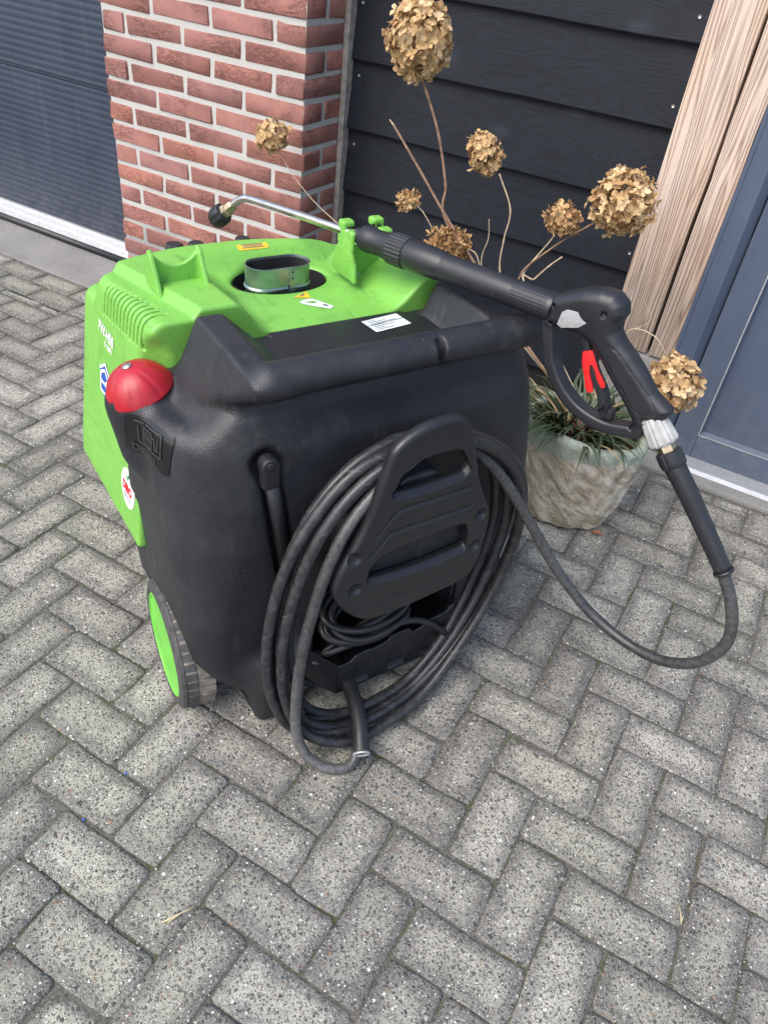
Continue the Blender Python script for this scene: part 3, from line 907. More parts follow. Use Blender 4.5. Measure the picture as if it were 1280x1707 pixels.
# ================================================================ POT AND PLANTS
PC = (-0.318, 1.985)
def f_pot(x, y, z):
    ang = np.arctan2(y-PC[1], x-PC[0])
    rr = np.sqrt((x-PC[0])**2+(y-PC[1])**2)
    R0 = 0.130 + 0.050*np.power(np.clip(z/0.33, 0, 1.2), 0.75) + 0.007*np.sin(2*ang+0.6) + 0.004*np.sin(3*ang+2+6*z) + 0.0035*np.sin(9*ang+14*z) + 0.002*np.sin(17*ang-30*z+1)
    out = rr - R0
    d = smax(out, z-(0.325+0.006*np.sin(3*ang)+0.004*np.sin(7*ang+1)), 0.022)
    d = smax(d, -(z-0.0) , 0.02)
    inn = np.maximum(rr-(R0-0.030), 0.275 - z)
    return smax(d, -inn, 0.012)
pot = sdf_obj('stone_pot', f_pot, (-0.52, 1.78, -0.01), (-0.07, 2.23, 0.36), 0.006, M['pot'], base=(PC[0], PC[1], 0))
pot.location = (PC[0], PC[1], 0)
tag(pot, 'rough weathered stone flower pot with pale green lichen rim', 'flower pot')
# mulch: many bark chips on a soil disc
pr2 = random.Random(21)
mb = MB()
n = 28
mb.add([(PC[0]+0.142*math.cos(2*math.pi*k/n), PC[1]+0.142*math.sin(2*math.pi*k/n), 0.283) for k in range(n)], [tuple(range(n))])
for k in range(420):
    a, r_ = pr2.uniform(0, 2*math.pi), 0.14*math.sqrt(pr2.random())
    c = Vector((PC[0]+r_*math.cos(a), PC[1]+r_*math.sin(a), 0.287+pr2.random()*0.010))
    rot = Matrix.Rotation(pr2.uniform(0, 6.3), 3, 'Z') @ Matrix.Rotation(pr2.uniform(-.6, .6), 3, 'X')
    L, w_ = pr2.uniform(.006, .017), pr2.uniform(.003, .006)
    mb.add([c + rot @ Vector(p) for p in ((-L, -w_, 0), (L, -w_*.7, 0.001), (L*.9, w_, 0.002), (-L, w_*.8, 0.001), (0, 0, 0.004))], [(0, 1, 4), (1, 2, 4), (2, 3, 4), (3, 0, 4)])
mu = mb.build('mulch', M['mulch'], pot, None, base=(PC[0], PC[1], 0)); mu['kind'] = 'stuff'

# ---- evergreen grass tufts in the pot
tv, tf, tt = [], [], []
def blade(p0, dirv, L, w, droop, tone):
    segs = 7
    p = Vector(p0); d = Vector(dirv).normalized()
    k = len(tv)
    for i in range(segs+1):
        t = i/segs
        side = d.cross(Vector((0, 0, 1)))
        if side.length < 1e-3: side = Vector((1, 0, 0))
        side.normalize()
        ww = w*(1-t**2.2)*0.5+0.0003
        up = side.cross(d)*ww*0.35
        for q in (p - side*ww + up, p, p + side*ww + up): tv.append(tuple(q)); tt.append(tone)
        p = p + d*(L/segs)
        d = (d + Vector((0, 0, -droop*(0.3+t)))).normalized()
    for i in range(segs):
        a = k+3*i
        tf.append((a, a+1, a+4, a+3)); tf.append((a+1, a+2, a+5, a+4))
gr = random.Random(4)
for k in range(210):
    a = gr.uniform(0, 2*math.pi); r_ = 0.12*gr.random()**0.6
    base = (PC[0]-0.035+r_*math.cos(a), PC[1]-0.005+r_*math.sin(a)*0.9, 0.285)
    o_ = a + gr.gauss(0, 0.7)
    lean = gr.uniform(0.4, 1.4)
    blade(base, (math.cos(o_)*lean, math.sin(o_)*lean, 1.0), gr.uniform(0.10, 0.21), gr.uniform(0.008, 0.0125), gr.uniform(0.20, 0.46), gr.random()*0.86 if gr.random() < 0.93 else gr.uniform(.9, 1))
for k in range(26):     # long blades hanging over the front left of the rim
    a = gr.uniform(-2.5, -1.75)
    base = (PC[0]+0.10*math.cos(a)-0.03, PC[1]+0.10*math.sin(a), 0.30)
    blade(base, (math.cos(a)*1.0, math.sin(a)*1.0, 0.9), gr.uniform(0.16, 0.27), gr.uniform(0.006, 0.009), gr.uniform(0.35, 0.55), gr.uniform(.25, .85))
me = bpy.data.meshes.new('grass_tuft'); me.from_pydata([tuple(np.array(p)-np.array((PC[0], PC[1], 0.285))) for p in tv], [], tf); me.update()
at = me.attributes.new('tone', 'FLOAT', 'POINT'); at.data.foreach_set('value', tt)
go = link_mesh('grass_tuft', me, M['leaf'], None, True); go.location = (PC[0], PC[1], 0.285)
tag(go, 'dark green grass like tuft growing in the stone pot', 'grass tuft', kind='stuff')

# ---- dried hydrangea: stems and flower heads
hy_base = np.array((PC[0]-0.01, PC[1]+0.02, 0.285))
hy = empty('dried_hydrangea', tuple(hy_base))
tag(hy, 'dried hydrangea with brown stems and papery tan flower heads growing in the pot', 'dried hydrangea')
def stem(pts, r0, r1, mat='stem', knots=True, name='stem'):
    P = spline(pts, 8)
    n = len(P)
    rad = np.linspace(r0, r1, n)*0.74
    if knots:
        rad = rad*(1+0.22*(np.arange(n) % 7 == 3))
    V, F = tube_vf(P, rad, 7)
    return obj(name, V, F, M[mat], hy, True, base=hy_base)
def head(c, rx, rz, n, seed, ps, tone0, tone1, sparse=0.0, axis=(0, 0, 1), spiky=0.0):
    r = random.Random(seed)
    c = Vector(c)
    q = Vector((0, 0, 1)).rotation_difference(Vector(axis).normalized())
    V, F, T = [], [], []
    ga = math.pi*(3-math.sqrt(5))
    for i in range(n):
        zz = 1-2*(i+0.5)/n
        rr = math.sqrt(1-zz*zz)
        a = i*ga + r.gauss(0, 0.25)
        nrm = Vector((rr*math.cos(a), rr*math.sin(a), zz))
        lump = 1 + 0.19*mnoise.noise(nrm*2.3 + Vector((seed, 0, 0))) + 0.07*mnoise.noise(nrm*6 + Vector((seed, 4, 0)))
        dep = lump*(1-0.30*r.random()**1.4 - (0.3*r.random() if r.random() < sparse else 0))
        p = Vector((nrm.x*rx*dep, nrm.y*rx*dep, nrm.z*rz*dep))
        nn = (nrm + Vector((r.gauss(0, .38), r.gauss(0, .38), r.gauss(0, .38)))).normalized()
        u = nn.orthogonal().normalized(); u.rotate(Matrix.Rotation(r.uniform(0, 6.3), 3, nn)); w = nn.cross(u)
        tone_f = min(1, max(0, r.uniform(tone0, tone1) + 0.10*mnoise.noise(nrm*3)))
        np_ = 4 if r.random() < 0.75 else 3
        for k in range(np_):
            ang = 2*math.pi*k/np_ + r.gauss(0, .15)
            d = (u*math.cos(ang)+w*math.sin(ang))
            s = d.cross(nn)
            L = ps*r.uniform(.6, 1.25); wd = L*r.uniform(.36, .52)*(1-0.4*spiky)
            lift = r.uniform(-.1, .55) + 0.25*spiky
            tip = d*L + nn*L*lift
            mid = d*L*0.55 + nn*L*(lift*0.35+r.uniform(0, .10))
            curl = nn*L*r.uniform(-.05, .28)
            k0 = len(V)
            pts = (p, p+mid*0.75-s*wd+curl, p+mid*1.35-s*wd*0.75+curl, p+tip, p+mid*1.35+s*wd*0.75+curl, p+mid*0.75+s*wd+curl, p+mid*1.05)
            for x in pts:
                V.append(tuple(c + q @ x)); T.append(min(1, max(0, tone_f+r.gauss(0, .06))))
            F += [(k0, k0+1, k0+6), (k0+1, k0+2, k0+6), (k0+2, k0+3, k0+6), (k0+3, k0+4, k0+6), (k0+4, k0+5, k0+6), (k0+5, k0, k0+6)]
    me = bpy.data.meshes.new('flower_head')
    me.from_pydata([tuple(np.array(v)-hy_base) for v in V], [], F); me.update()
    at = me.attributes.new('tone', 'FLOAT', 'POINT'); at.data.foreach_set('value', T)
    o = link_mesh('flower_head', me, M['petal'], hy, True); o['kind'] = 'stuff'
    # little branching stalks inside the head
    mb = MB()
    for i in range(16):
        a, t = r.uniform(0, 6.3), r.uniform(-.6, .9)
        e = q @ Vector((rx*.7*math.cos(a), rx*.7*math.sin(a), rz*.7*t))
        b = q @ Vector((0, 0, -rz*.9))
        v, f = tube_vf([c+b, c+b*0.3+e*0.4, c+e], 0.0011, 4)
        mb.add(v, f)
    so = mb.build('flower_stalks', M['stem'], hy, True, base=hy_base); so['kind'] = 'stuff'
B = hy_base
# tall head
stem([B+(0.0, 0, 0), (-0.62, 2.09, 0.45), (-0.926, 2.13, 0.69), (-0.965, 2.15, 0.80), (-1.013, 2.15, 0.932), (-1.086, 2.15, 1.06)], 0.0062, 0.0048)
head((-1.105, 2.15, 1.147), 0.087, 0.096, 390, 1, 0.0178, 0.45, 1.0, axis=(-.3, 0, 1))
# broken bare stem
stem([B+(-.01, .01, 0), (-0.60, 2.07, 0.45), (-0.905, 2.10, 0.707), (-1.029, 2.10, 0.831), (-1.134, 2.10, 0.935)], 0.0060, 0.0042)
stem([(-1.131, 2.10, 0.932), (-1.146, 2.098, 0.945)], 0.0042, 0.0018, 'twig', False, 'broken_tip')
# thin long head over the pier
stem([B+(-.04, .02, 0), (-0.85, 2.14, 0.40), (-1.398, 2.25, 0.555), (-1.55, 2.25, 0.640), (-1.631, 2.25, 0.714), (-1.66, 2.25, 0.745)], 0.0026, 0.0013, 'twig', False)
head((-1.672, 2.25, 0.772), 0.052, 0.046, 120, 2, 0.0165, 0.5, 1.0)
# small head in the middle
stem([B+(0, .02, 0), (-0.66, 2.12, 0.45), (-0.743, 2.15, 0.593), (-0.752, 2.15, 0.69), (-0.751, 2.15, 0.778), (-0.805, 2.15, 0.865)], 0.0042, 0.0026, 'twig')
head((-0.858, 2.15, 0.907), 0.044, 0.058, 110, 3, 0.0165, 0.35, 0.85, sparse=.4, axis=(-.6, 0, .8))
# large right head
stem([B+(.0, 0, 0), (-0.60, 2.06, 0.55), (-0.66, 2.09, 0.625), (-0.58, 2.10, 0.735), (-0.50, 2.10, 0.812), (-0.46, 2.10, 0.85)], 0.0045, 0.0036, 'stem')
head((-0.434, 2.10, 0.884), 0.080, 0.082, 370, 4, 0.0158, 0.35, 0.95, axis=(.6, 0, .8), sparse=.35, spiky=.25)
stem([(-0.655, 2.09, 0.625), (-0.643, 2.10, 0.66), (-0.598, 2.10, 0.745), (-0.588, 2.10, 0.78)], 0.0032, 0.0024, 'twig')
head((-0.579, 2.10, 0.806), 0.045, 0.041, 95, 5, 0.0165, 0.2, 0.75, sparse=.5, axis=(.1, 0, 1), spiky=.6)
stem([B+(.02, 0, 0), (-0.63, 2.08, 0.60), (-0.619, 2.10, 0.625), (-0.585, 2.10, 0.674), (-0.555, 2.10, 0.709)], 0.0034, 0.0028, 'twig')
# little withered ones on the left
stem([(-0.905, 2.12, 0.60), (-0.940, 2.10, 0.65), (-0.965, 2.10, 0.682), (-1.005, 2.10, 0.722), (-1.035, 2.10, 0.735)], 0.0025, 0.0018, 'twig', False)
head((-1.055, 2.10, 0.742), 0.030, 0.026, 34, 6, 0.018, 0.3, 0.8, sparse=.6, spiky=.8)
head((-0.902, 2.09, 0.652), 0.064, 0.048, 190, 7, 0.0175, 0.0, 0.5, sparse=.2, spiky=1.0)
stem([(-0.86, 2.09, 0.655), (-0.815, 2.10, 0.648), (-0.785, 2.10, 0.60), (-0.70, 2.08, 0.47)], 0.0026, 0.0032, 'twig', False)
stem([(-0.791, 2.10, 0.753), (-0.782, 2.10, 0.70), (-0.787, 2.10, 0.614), (-0.70, 2.08, 0.46)], 0.0016, 0.0026, 'twig', False)
# head hanging low on the right
stem([B+(.02, -.01, 0.02), (-0.315, 2.01, 0.50), (-0.300, 2.0, 0.606), (-0.234, 2.0, 0.612), (-0.190, 2.0, 0.575), (-0.165, 2.0, 0.545)], 0.0024, 0.0016, 'twig', False)
stem([(-0.295, 2.0, 0.608), (-0.255, 2.0, 0.650), (-0.285, 2.0, 0.69)], 0.0013, 0.0008, 'twig', False, 'side_twig')
head((-0.142, 2.0, 0.500), 0.070, 0.078, 260, 8, 0.0165, 0.5, 1.0, axis=(-.5, 0, .8), sparse=.2)
# broken twig standing in the pot beside the grass
stem([(-0.37, 1.93, 0.62), (-0.36, 1.92, 0.52), (-0.352, 1.915, 0.45)], 0.0052, 0.0046, 'twig', True, 'stem')
# ================================================================ PRESSURE WASHER (built in its own frame: u right, v back, z up)
pw = empty('pressure_washer', tuple(MO), TH)
tag(pw, 'green and black wheeled diesel pressure washer with red fuel cap and moulded handle', 'pressure washer')

def lerp(z, zs, vs_): return np.interp(z, zs, vs_).astype(np.float32)
def f_tank(x, y, z):
    zz = z
    uL = lerp(zz, [0, .06, .11, .16, .22, .32, .50, .68, .80], [-.29, -.300, -.340, -.383, -.408, -.417, -.420, -.420, -.41])
    uR = lerp(zz, [0, .10, .20, .32, .50, .68, .80], [.20, .27, .375, .412, .412, .395, .36])
    vF = lerp(zz, [0, .10, .3, .60, .70, .76, .80], [.035, .012, 0.0, 0.0, .010, .030, .045])
    rr = lerp(zz, [0, .2, .4, .70], [.035, .05, .085, .15])
    uc, hx = (uL+uR)/2, (uR-uL)/2
    vB = 0.40
    vc, hy = (vF+vB)/2, (vB-vF)/2
    d2 = sd_rbox2(x-uc, y-vc, hx, hy, np.minimum(rr, np.minimum(hx, hy)))
    d = smax(d2, z-(.730+.052*sstep(x, -.37, -.29)), 0.03)
    d = smax(d, 0.085-z, 0.05)
    # foot under the left front
    d = smin(d, sd_box(x, y, z, (-.232, .045, .10), (.062, .065, .10), .022), .05)
    d = smin(d, sd_box(x, y, z, (.235, .08, .09), (.05, .06, .09), .022), .05)
    # raised deck between the grips
    d = smin(d, sd_box(x, y, z, (-.005, .148, .695), (.30, .104, .088), .010), .010)
    # grips: thick wedge shaped arms running back from the bar
    zs_ = z + .012*np.clip((.09-y)/.10, 0, 1)
    pL = [(-.352, .735), (-.340, .760), (-.296, .857), (-.252, .857), (-.178, .787), (-.178, .735)]
    aL = extrude(sd_poly(x, zs_, pL), y-.106, .128, .017)
    pR = [(.172, .745), (.176, .787), (.206, .853), (.360, .857), (.410, .790), (.410, .745)]
    aR = extrude(sd_poly(x, zs_, pR), y-.106, .128, .016)
    aR = smax(aR, (x-.300-.55*y)/1.14, .06)
    arms = smax(smin(aL, aR, .01), ((.812-z)*1.7 - y)/1.97, .03)
    d = smin(d, arms, .016)
    # neck of the filler on the left shoulder
    d = smin(d, sd_caps(x, y, z, (-.385, .235, .62), (-.400, .235, .707), .060), .03)
    # hollow under the bar
    d = smax(d, -sd_caps(x, y, z, (-.165, -.040, .755), (.24, -.040, .755), .060), .03)
    # bar
    bar = sd_caps(x, y*0.95, z, (-.262, .010, .838), (.30, .010, .838), .0300)
    d = smin(d, bar, .016)
    # slit in the bar
    d = smax(d, -sd_box(x, y, z, (.048, -.02, .846), (.0075, .022, .034), .007), .004)
    # pocket of the crank
    d = smax(d, -sd_caps(x, y, z, (-.268, -.004, .686), (-.262, -.004, .676), .032), .008)
    d = smax(d, -sd_caps(x, y, z, (-.262, -.002, .66), (-.222, -.002, .40), .022), .008)
    # hollow over the tray at the bottom, plus the open belly
    d = smax(d, -sd_box(x, y, z, (.022, .06, .205), (.175, .11, .135), .035), .02)
    d = smax(d, -sd_box(x, y, z, (-.002, .16, .05), (.205, .20, .10), .03), .02)
    # groove beside the filler seat
    return d
tank = sdf_obj('tank_body', f_tank, (-.51, -.06, -.01), (.46, .44, .90), .0052, M['blackp'], pw)

# smooth inset panel on the deck
PANEL = [(-.150, .250), (-.158, .240), (-.152, .228), (-.175, .222), (-.182, .206), (-.176, .062), (.150, .062), (.176, .120), (.176, .206), (.164, .224), (.150, .236), (.138, .250)]
def f_panel(x, y, z):
    return extrude(sd_poly(x, y, PANEL), z-.7845, .0060, .0025)
sdf_obj('inset_panel', f_panel, (-.20, .05, .77), (.19, .26, .795), .0025, M['black'], pw)

HL = dict(zs=[.30, .36, .60, .72, .80, .90], l=[-.440, -.434, -.402, -.386, -.372, -.35], r=[.42, .415, .380, .365, .350, .33])
def hood_top(x, y):
    sL = 1-sstep(x, -.215, -.135)
    sR = sstep(x, .105, .215)
    sB = sstep(y, .515, .575)
    p = np.maximum(np.maximum(sL, sR), sB)
    t = .790 + (.036 + .030*np.clip((.55-y)/.3, 0, 1)*np.maximum(sL, sR))*p
    t = t - .050*sstep(y - (.612 - .9*(x+.10)**2), -.004, .034)
    shelfL = sstep(x, -.342+.16*np.clip(.57-y, 0, .3), -.322+.16*np.clip(.57-y, 0, .3)); shelfR = 1-sstep(x, .312, .345)
    t = t - .017*(1-shelfL) - .030*(1-shelfR)
    return t
SLOT_V0, SLOT_P, SLOT_N = .293, .0188, 12
def f_hood(x, y, z, slots=True):
    uL = lerp(z, HL['zs'], HL['l']); uR = lerp(z, HL['zs'], HL['r'])
    uc, hx = (uL+uR)/2, (uR-uL)/2
    vb = .705 - .18*(x+.0)**2 - .09*np.clip(z-.40, 0, 1)
    ln = np.maximum(np.abs(x-uc)-hx, -1)
    d = smax(ln, y-vb, .035)
    T = hood_top(x, y)
    d = smax(d, z-T, .026)
    front = .251 + .09*np.clip((z-.36)*1.0, 0, .3)*sstep(-x, .30, .37) + 0*z
    front = np.where(z > .74, .251, front)
    d = smax(d, front - y, .010)
    d = smax(d, .358 - .02*np.clip(y-.3, 0, 1) - z, .010)
    # room for the filler neck
    d = smax(d, -sd_caps(x, y, z, (-.385, .235, .60), (-.405, .232, .76), .070), .012)
    # exhaust opening
    e = (np.sqrt(((x+.018)/.104)**2+((y-.471)/.070)**2)-1)*.070
    d = smax(d, -np.maximum(e, .70-z), .012)
    # louvres wrapping over the left shoulder
    d0 = d
    ph = (y-SLOT_V0)/SLOT_P
    k = np.clip(np.round(ph), 0, SLOT_N-1)
    slot = np.abs(y-SLOT_V0-k*SLOT_P) - .0034
    zl = .774 - .0022*k
    s = np.maximum(np.maximum(slot, x + .322 + .0034*k), np.maximum(zl-z, -(d+.026)))
    if not slots: return np.maximum(np.maximum(np.maximum(slot-.0004, x + .318 + .0034*k), zl-.004-z), np.maximum(d0+.0075, -(d0+.022)))
    d = np.maximum(d, -s)
    # recessed ledge at the back for the control knobs
    d = smax(d, -sd_box(x, y, z, (-.10, .628, .835), (.135, .018, .045), .006), .005)
    return d
hood = sdf_obj('engine_hood', f_hood, (-.47, .20, .33), (.45, .72, .885), .0027, M['green'], pw)

sdf_obj('louvre_shade_fill', lambda x, y, z: f_hood(x, y, z, False), (-.43, .27, .73), (-.30, .53, .87), .0026, M['cutter'], hood)  # black fill added inside the slots, colour standing in for their deep shade

def project(f, P, d, start=-.08, step=.16):
    """slide points along d until they meet the moulded surface"""
    P = np.asarray(P, float); d = np.asarray(d, float)/np.linalg.norm(d)
    lo = np.full(len(P), start); hi = np.full(len(P), start+step)
    ts = np.linspace(start, start+step, 90)
    hit = np.full(len(P), np.nan)
    for t in ts:
        q = (P + d*t).astype(np.float32)
        v = f(q[:, 0], q[:, 1], q[:, 2])
        new = (v < 0) & np.isnan(hit)
        hit[new] = t
    hit = np.where(np.isnan(hit), np.nanmedian(hit) if np.isfinite(hit).any() else 0, hit)
    lo = hit - step/89; hi = hit.copy()
    for _ in range(10):
        mid = (lo+hi)/2
        q = (P + d*mid[:, None]).astype(np.float32)
        v = f(q[:, 0], q[:, 1], q[:, 2])
        hi = np.where(v < 0, mid, hi); lo = np.where(v < 0, lo, mid)
    return P + d*lo[:, None]

def decal(name, outline, org, ex, ey, d, f, mat, off, parent=None, cell=.006, thick=True):
    """flat print laid on a moulded surface: outline in (ex, ey) round org, pushed along d"""
    P = np.asarray(outline, float)
    bm = bmesh.new()
    vs_ = [bm.verts.new((p[0], p[1], 0)) for p in P]
    bm.faces.new(vs_)
    x0, y0 = P.min(0); x1, y1 = P.max(0)
    for ax, a, b in ((0, x0, x1), (1, y0, y1)):
        for c in np.arange(a+cell, b, cell):
            no = (1, 0, 0) if ax == 0 else (0, 1, 0)
            co = (c, 0, 0) if ax == 0 else (0, c, 0)
            bmesh.ops.bisect_plane(bm, geom=bm.verts[:]+bm.edges[:]+bm.faces[:], plane_co=co, plane_no=no)
    me = bpy.data.meshes.new(name); bm.to_mesh(me); bm.free()
    return wrap(me, name, org, ex, ey, d, f, mat, off, parent)
def wrap(me, name, org, ex, ey, d, f, mat, off, parent):
    n = len(me.vertices)
    co = np.zeros(n*3); me.vertices.foreach_get('co', co); co = co.reshape(-1, 3)
    org = np.asarray(org, float); ex = np.asarray(ex, float); ey = np.asarray(ey, float)
    d = np.asarray(d, float)/np.linalg.norm(d)
    P = org + co[:, :1]*ex + co[:, 1:2]*ey
    Q = project(f, P, d) - d*off
    me.vertices.foreach_set('co', Q.astype(np.float32).ravel()); me.update()
    # keep faces looking outward
    if len(me.polygons):
        nz = sum(p.normal.dot(Vector(d))*p.area for p in me.polygons)
        if nz > 0: me.flip_normals()
    return link_mesh(name, me, mat, parent if parent is not None else pw, True)
def text_mesh(body, size, offset=0.0, extr=0.0, shear=0.0, spacing=1.0, sx=1.0):
    cu = bpy.data.curves.new('lettering', 'FONT'); cu.body = body; cu.size = size; cu.offset = offset
    cu.align_x = 'LEFT'; cu.shear = shear; cu.space_character = spacing; cu.resolution_u = 3; cu.extrude = extr
    o = bpy.data.objects.new('lettering', cu); COL.objects.link(o)
    dg = bpy.context.evaluated_depsgraph_get()
    me = bpy.data.meshes.new_from_object(o.evaluated_get(dg))
    bpy.data.objects.remove(o); bpy.data.curves.remove(cu)
    me.materials.clear()
    if sx != 1.0:
        for v in me.vertices: v.co.x *= sx
    return me
def rrect(w, h, r, n=5):
    out = []
    for cx_, cy_, a0 in ((w/2-r, h/2-r, 0), (-w/2+r, h/2-r, 90), (-w/2+r, -h/2+r, 180), (w/2-r, -h/2+r, 270)):
        for k in range(n+1):
            a = R(a0+90*k/n); out.append((cx_+r*math.cos(a), cy_+r*math.sin(a)))
    return out
def ring_pts(rx, ry, n=32): return [(rx*math.cos(2*math.pi*k/n), ry*math.sin(2*math.pi*k/n)) for k in range(n)]

# ---- prints on the left flank of the hood (seen from the left: right on the print is -v)
LX, LZ, LD = (0, -1, 0), (0, 0, 1), (1, 0, 0)
wrap(text_mesh('PW-H50', .031, .0009, sx=.84), 'model_lettering', (-.42, .524, .711), LX, LZ, LD, f_hood, M['white'], .0012, hood)
wrap(text_mesh('D 130/PV', .0150, .0004, sx=.80), 'type_lettering', (-.42, .484, .694), LX, LZ, LD, f_hood, M['white'], .0012, hood)
hexa = [(.040*math.cos(R(a))*1.0, .040*math.sin(R(a))*1.0) for a in (90, 30, -30, -90, -150, 150)]
bs = decal('blue_sticker', hexa, (-.43, .476, .617), LX, LZ, LD, f_hood, M['blue'], .0010, hood)
def strip_poly(pts, w):
    me = bpy.data.meshes.new('lettering'); V, F = [], []
    P = [Vector((*p, 0)) for p in pts]
    for i in range(len(P)-1):
        d = (P[i+1]-P[i]); n = Vector((-d.y, d.x, 0)).normalized()*w/2
        m_ = max(1, int(d.length/.006))
        k = len(V)
        for j in range(m_+1):
            q = P[i]+d*j/m_
            V += [tuple(q-n), tuple(q+n)]
        for j in range(m_): F.append((k+2*j, k+2*j+2, k+2*j+3, k+2*j+1))
    me.from_pydata(V, [], F); me.update()
    return me
for pts in ([(-.036, .018), (0, .040), (.036, .018)], [(-.028, .012), (-.028, -.026), (.004, -.026)], [(-.028, .012), (-.002, .026), (.020, .012), (.0, -.004), (-.028, -.006)], [(.0, -.004), (.026, -.012), (.008, -.030)]):
    wrap(strip_poly(pts, .006), 'sticker_emblem', (-.43, .476, .617), LX, LZ, LD, f_hood, M['white'], .0019, hood)
DC = (-.44, .322, .462)
decal('round_sticker', ring_pts(.041, .044), DC, LX, LZ, LD, f_hood, M['white'], .0010, hood)
wrap(text_mesh('DIBO', .027, .0014, sx=.86), 'sticker_lettering', (-.44, DC[1]+.031, DC[2]-.011), LX, LZ, LD, f_hood, M['redink'], .0019, hood)
wrap(text_mesh('CLEANING', .0095, .0002), 'sticker_small_print', (-.44, DC[1]+.026, DC[2]-.025), LX, LZ, LD, f_hood, M['ink'], .0019, hood)
wrap(strip_poly([(-.008, .027), (-.003, .020), (.008, .036)], .005), 'sticker_tick', DC, LX, LZ, LD, f_hood, M['greenink'], .0019, hood)

# ---- prints on top
TX, TY, TD = (1, 0, 0), (0, 1, 0), (0, 0, -1)
tri = [(-.022, -.006), (.016, .012), (.010, -.019)]
yt = decal('warning_triangle', tri, (-.014, .378, .85), TX, TY, TD, f_hood, M['yellow'], .0012, hood)
ys = decal('yellow_warning_sticker', rrect(.070, .017, .003), (-.036, .568, .88), TX, TY, TD, f_hood, M['yellow'], .0012, hood)
for k, (a, w_) in enumerate(((.005, .05), (.0005, .044), (-.004, .05))):
    wrap(strip_poly([(-w_/2, a), (w_/2, a)], .0020), 'sticker_lines', (-.036, .568, .88), TX, TY, TD, f_hood, M['ink'], .002, hood)
wrap(strip_poly([(-.006, -.006), (.006, .002)], .004), 'sticker_lines', (-.014, .378, .85), TX, TY, TD, f_hood, M['ink'], .002, hood)
torn = [(-.034, .012), (-.018, .020), (-.002, .020), (.014, -.008), (.024, -.026), (.012, -.036), (-.010, -.018), (-.030, .001)]
decal('torn_sticker', torn, (-.002, .336, .85), TX, TY, TD, f_hood, M['paper'], .0012, hood)
decal('torn_sticker_gap', [(-.024, .007), (-.008, .009), (.002, .002), (-.008, -.003)], (-.002, .336, .85), TX, TY, TD, f_hood, M['green'], .0018, hood)
decal('sticker_print', [(.004, -.012), (.012, -.014), (.015, -.022), (.010, -.024)], (-.002, .336, .85), TX, TY, TD, f_hood, M['ink'], .0019, hood)
# deck label
lab = decal('white_label', rrect(.088, .050, .002), (.083, .208, .83), (.985, .10, 0), (-.10, .985, 0), TD, f_panel, M['paper'], .0012, tank, .012)
for k in range(7):
    a = .018-.006*k
    wrap(strip_poly([(-.036, a), (-.036+.010*((k*37) % 5+2.2), a)], .0013), 'label_print', (.083, .208, .83), (.985, .10, 0), (-.10, .985, 0), TD, f_panel, M['ink'], .002, tank)
wrap(strip_poly([(-.044, .002), (.044, .002)], .0016), 'label_fold', (.083, .208, .83), (.985, .10, 0), (-.10, .985, 0), TD, f_panel, M['ink'], .002, tank)

# ---- diesel plate on the front left corner
NV = np.array((-.78, -.62, .06)); NV /= np.linalg.norm(NV)
PXd = np.cross((0, 0, 1), NV); PXd /= np.linalg.norm(PXd)
PC_ = np.array((-.410, .150, .683))
pl_ = [(p[0] + (.004 if p[1] > 0 else -.004), p[1]) for p in rrect(.112, .076, .008)]
dp = decal('diesel_plate', pl_, PC_ + NV*.05, PXd, (0, 0, 1), -NV, f_tank, M['plate'], .0022, tank)
wrap(text_mesh('DIESEL', .0215, .0003, sx=1.10), 'embossed_lettering', PC_ + NV*.05 - PXd*.044 + np.array((0, 0, -.032)), PXd, (0, 0, 1), -NV, f_tank, M['emboss'], .0045, tank)
for pts in ([(-.034, .031), (-.012, .031)], [(-.008, .031), (.034, .031), (.034, -.009), (-.026, -.009), (-.026, .022)], [(-.012, .024), (.010, .024), (.010, -.004), (-.012, -.004), (-.012, .024)], [(-.006, .018), (.004, .018), (.004, .010), (-.006, .010), (-.006, .018)], [(.010, .016), (.018, .020), (.020, .001), (.026, .001), (.026, .020)]):
    wrap(strip_poly(pts, .0026), 'embossed_pump_sign', PC_ + NV*.05, PXd, (0, 0, 1), -NV, f_tank, M['emboss'], .0045, tank)

# ---- red filler cap: fluted dome on a tilted axis
CA = np.array((-.34, .05, .94)); CA /= np.linalg.norm(CA)
CB = np.array((-.400, .235, .735))
pts = [(.0590, -.006), (.0612, -.001), (.0600, .003), (.0550, .0140), (.0475, .0260), (.0370, .0355), (.0245, .0425), (.0115, .0460), (.0001, .0468)]
def flut(i, k):
    a = (k % 12)/12.0
    return (-.0024*max(0, 1-abs(a-.5)*5))*(0, 0, .2, .8, 1.0, .8, .35, .1, 0)[i]
V, F = lathe_vf(pts, CB, CA, 96, flut)
cap = obj('fuel_cap', V, F, M['red'], pw, 35)
V, F = lathe_vf([(.0085, .0445), (.0085, .0485), (.006, .0505), (.0001, .0513)], CB, CA, 16)
obj('rivet', V, F, M['screw'], cap, 40)
V, F = lathe_vf([(.0575, -.026), (.0575, -.013), (.0540, -.010)], CB, CA, 40)
obj('filler_collar', V, F, M['black'], cap, 40)

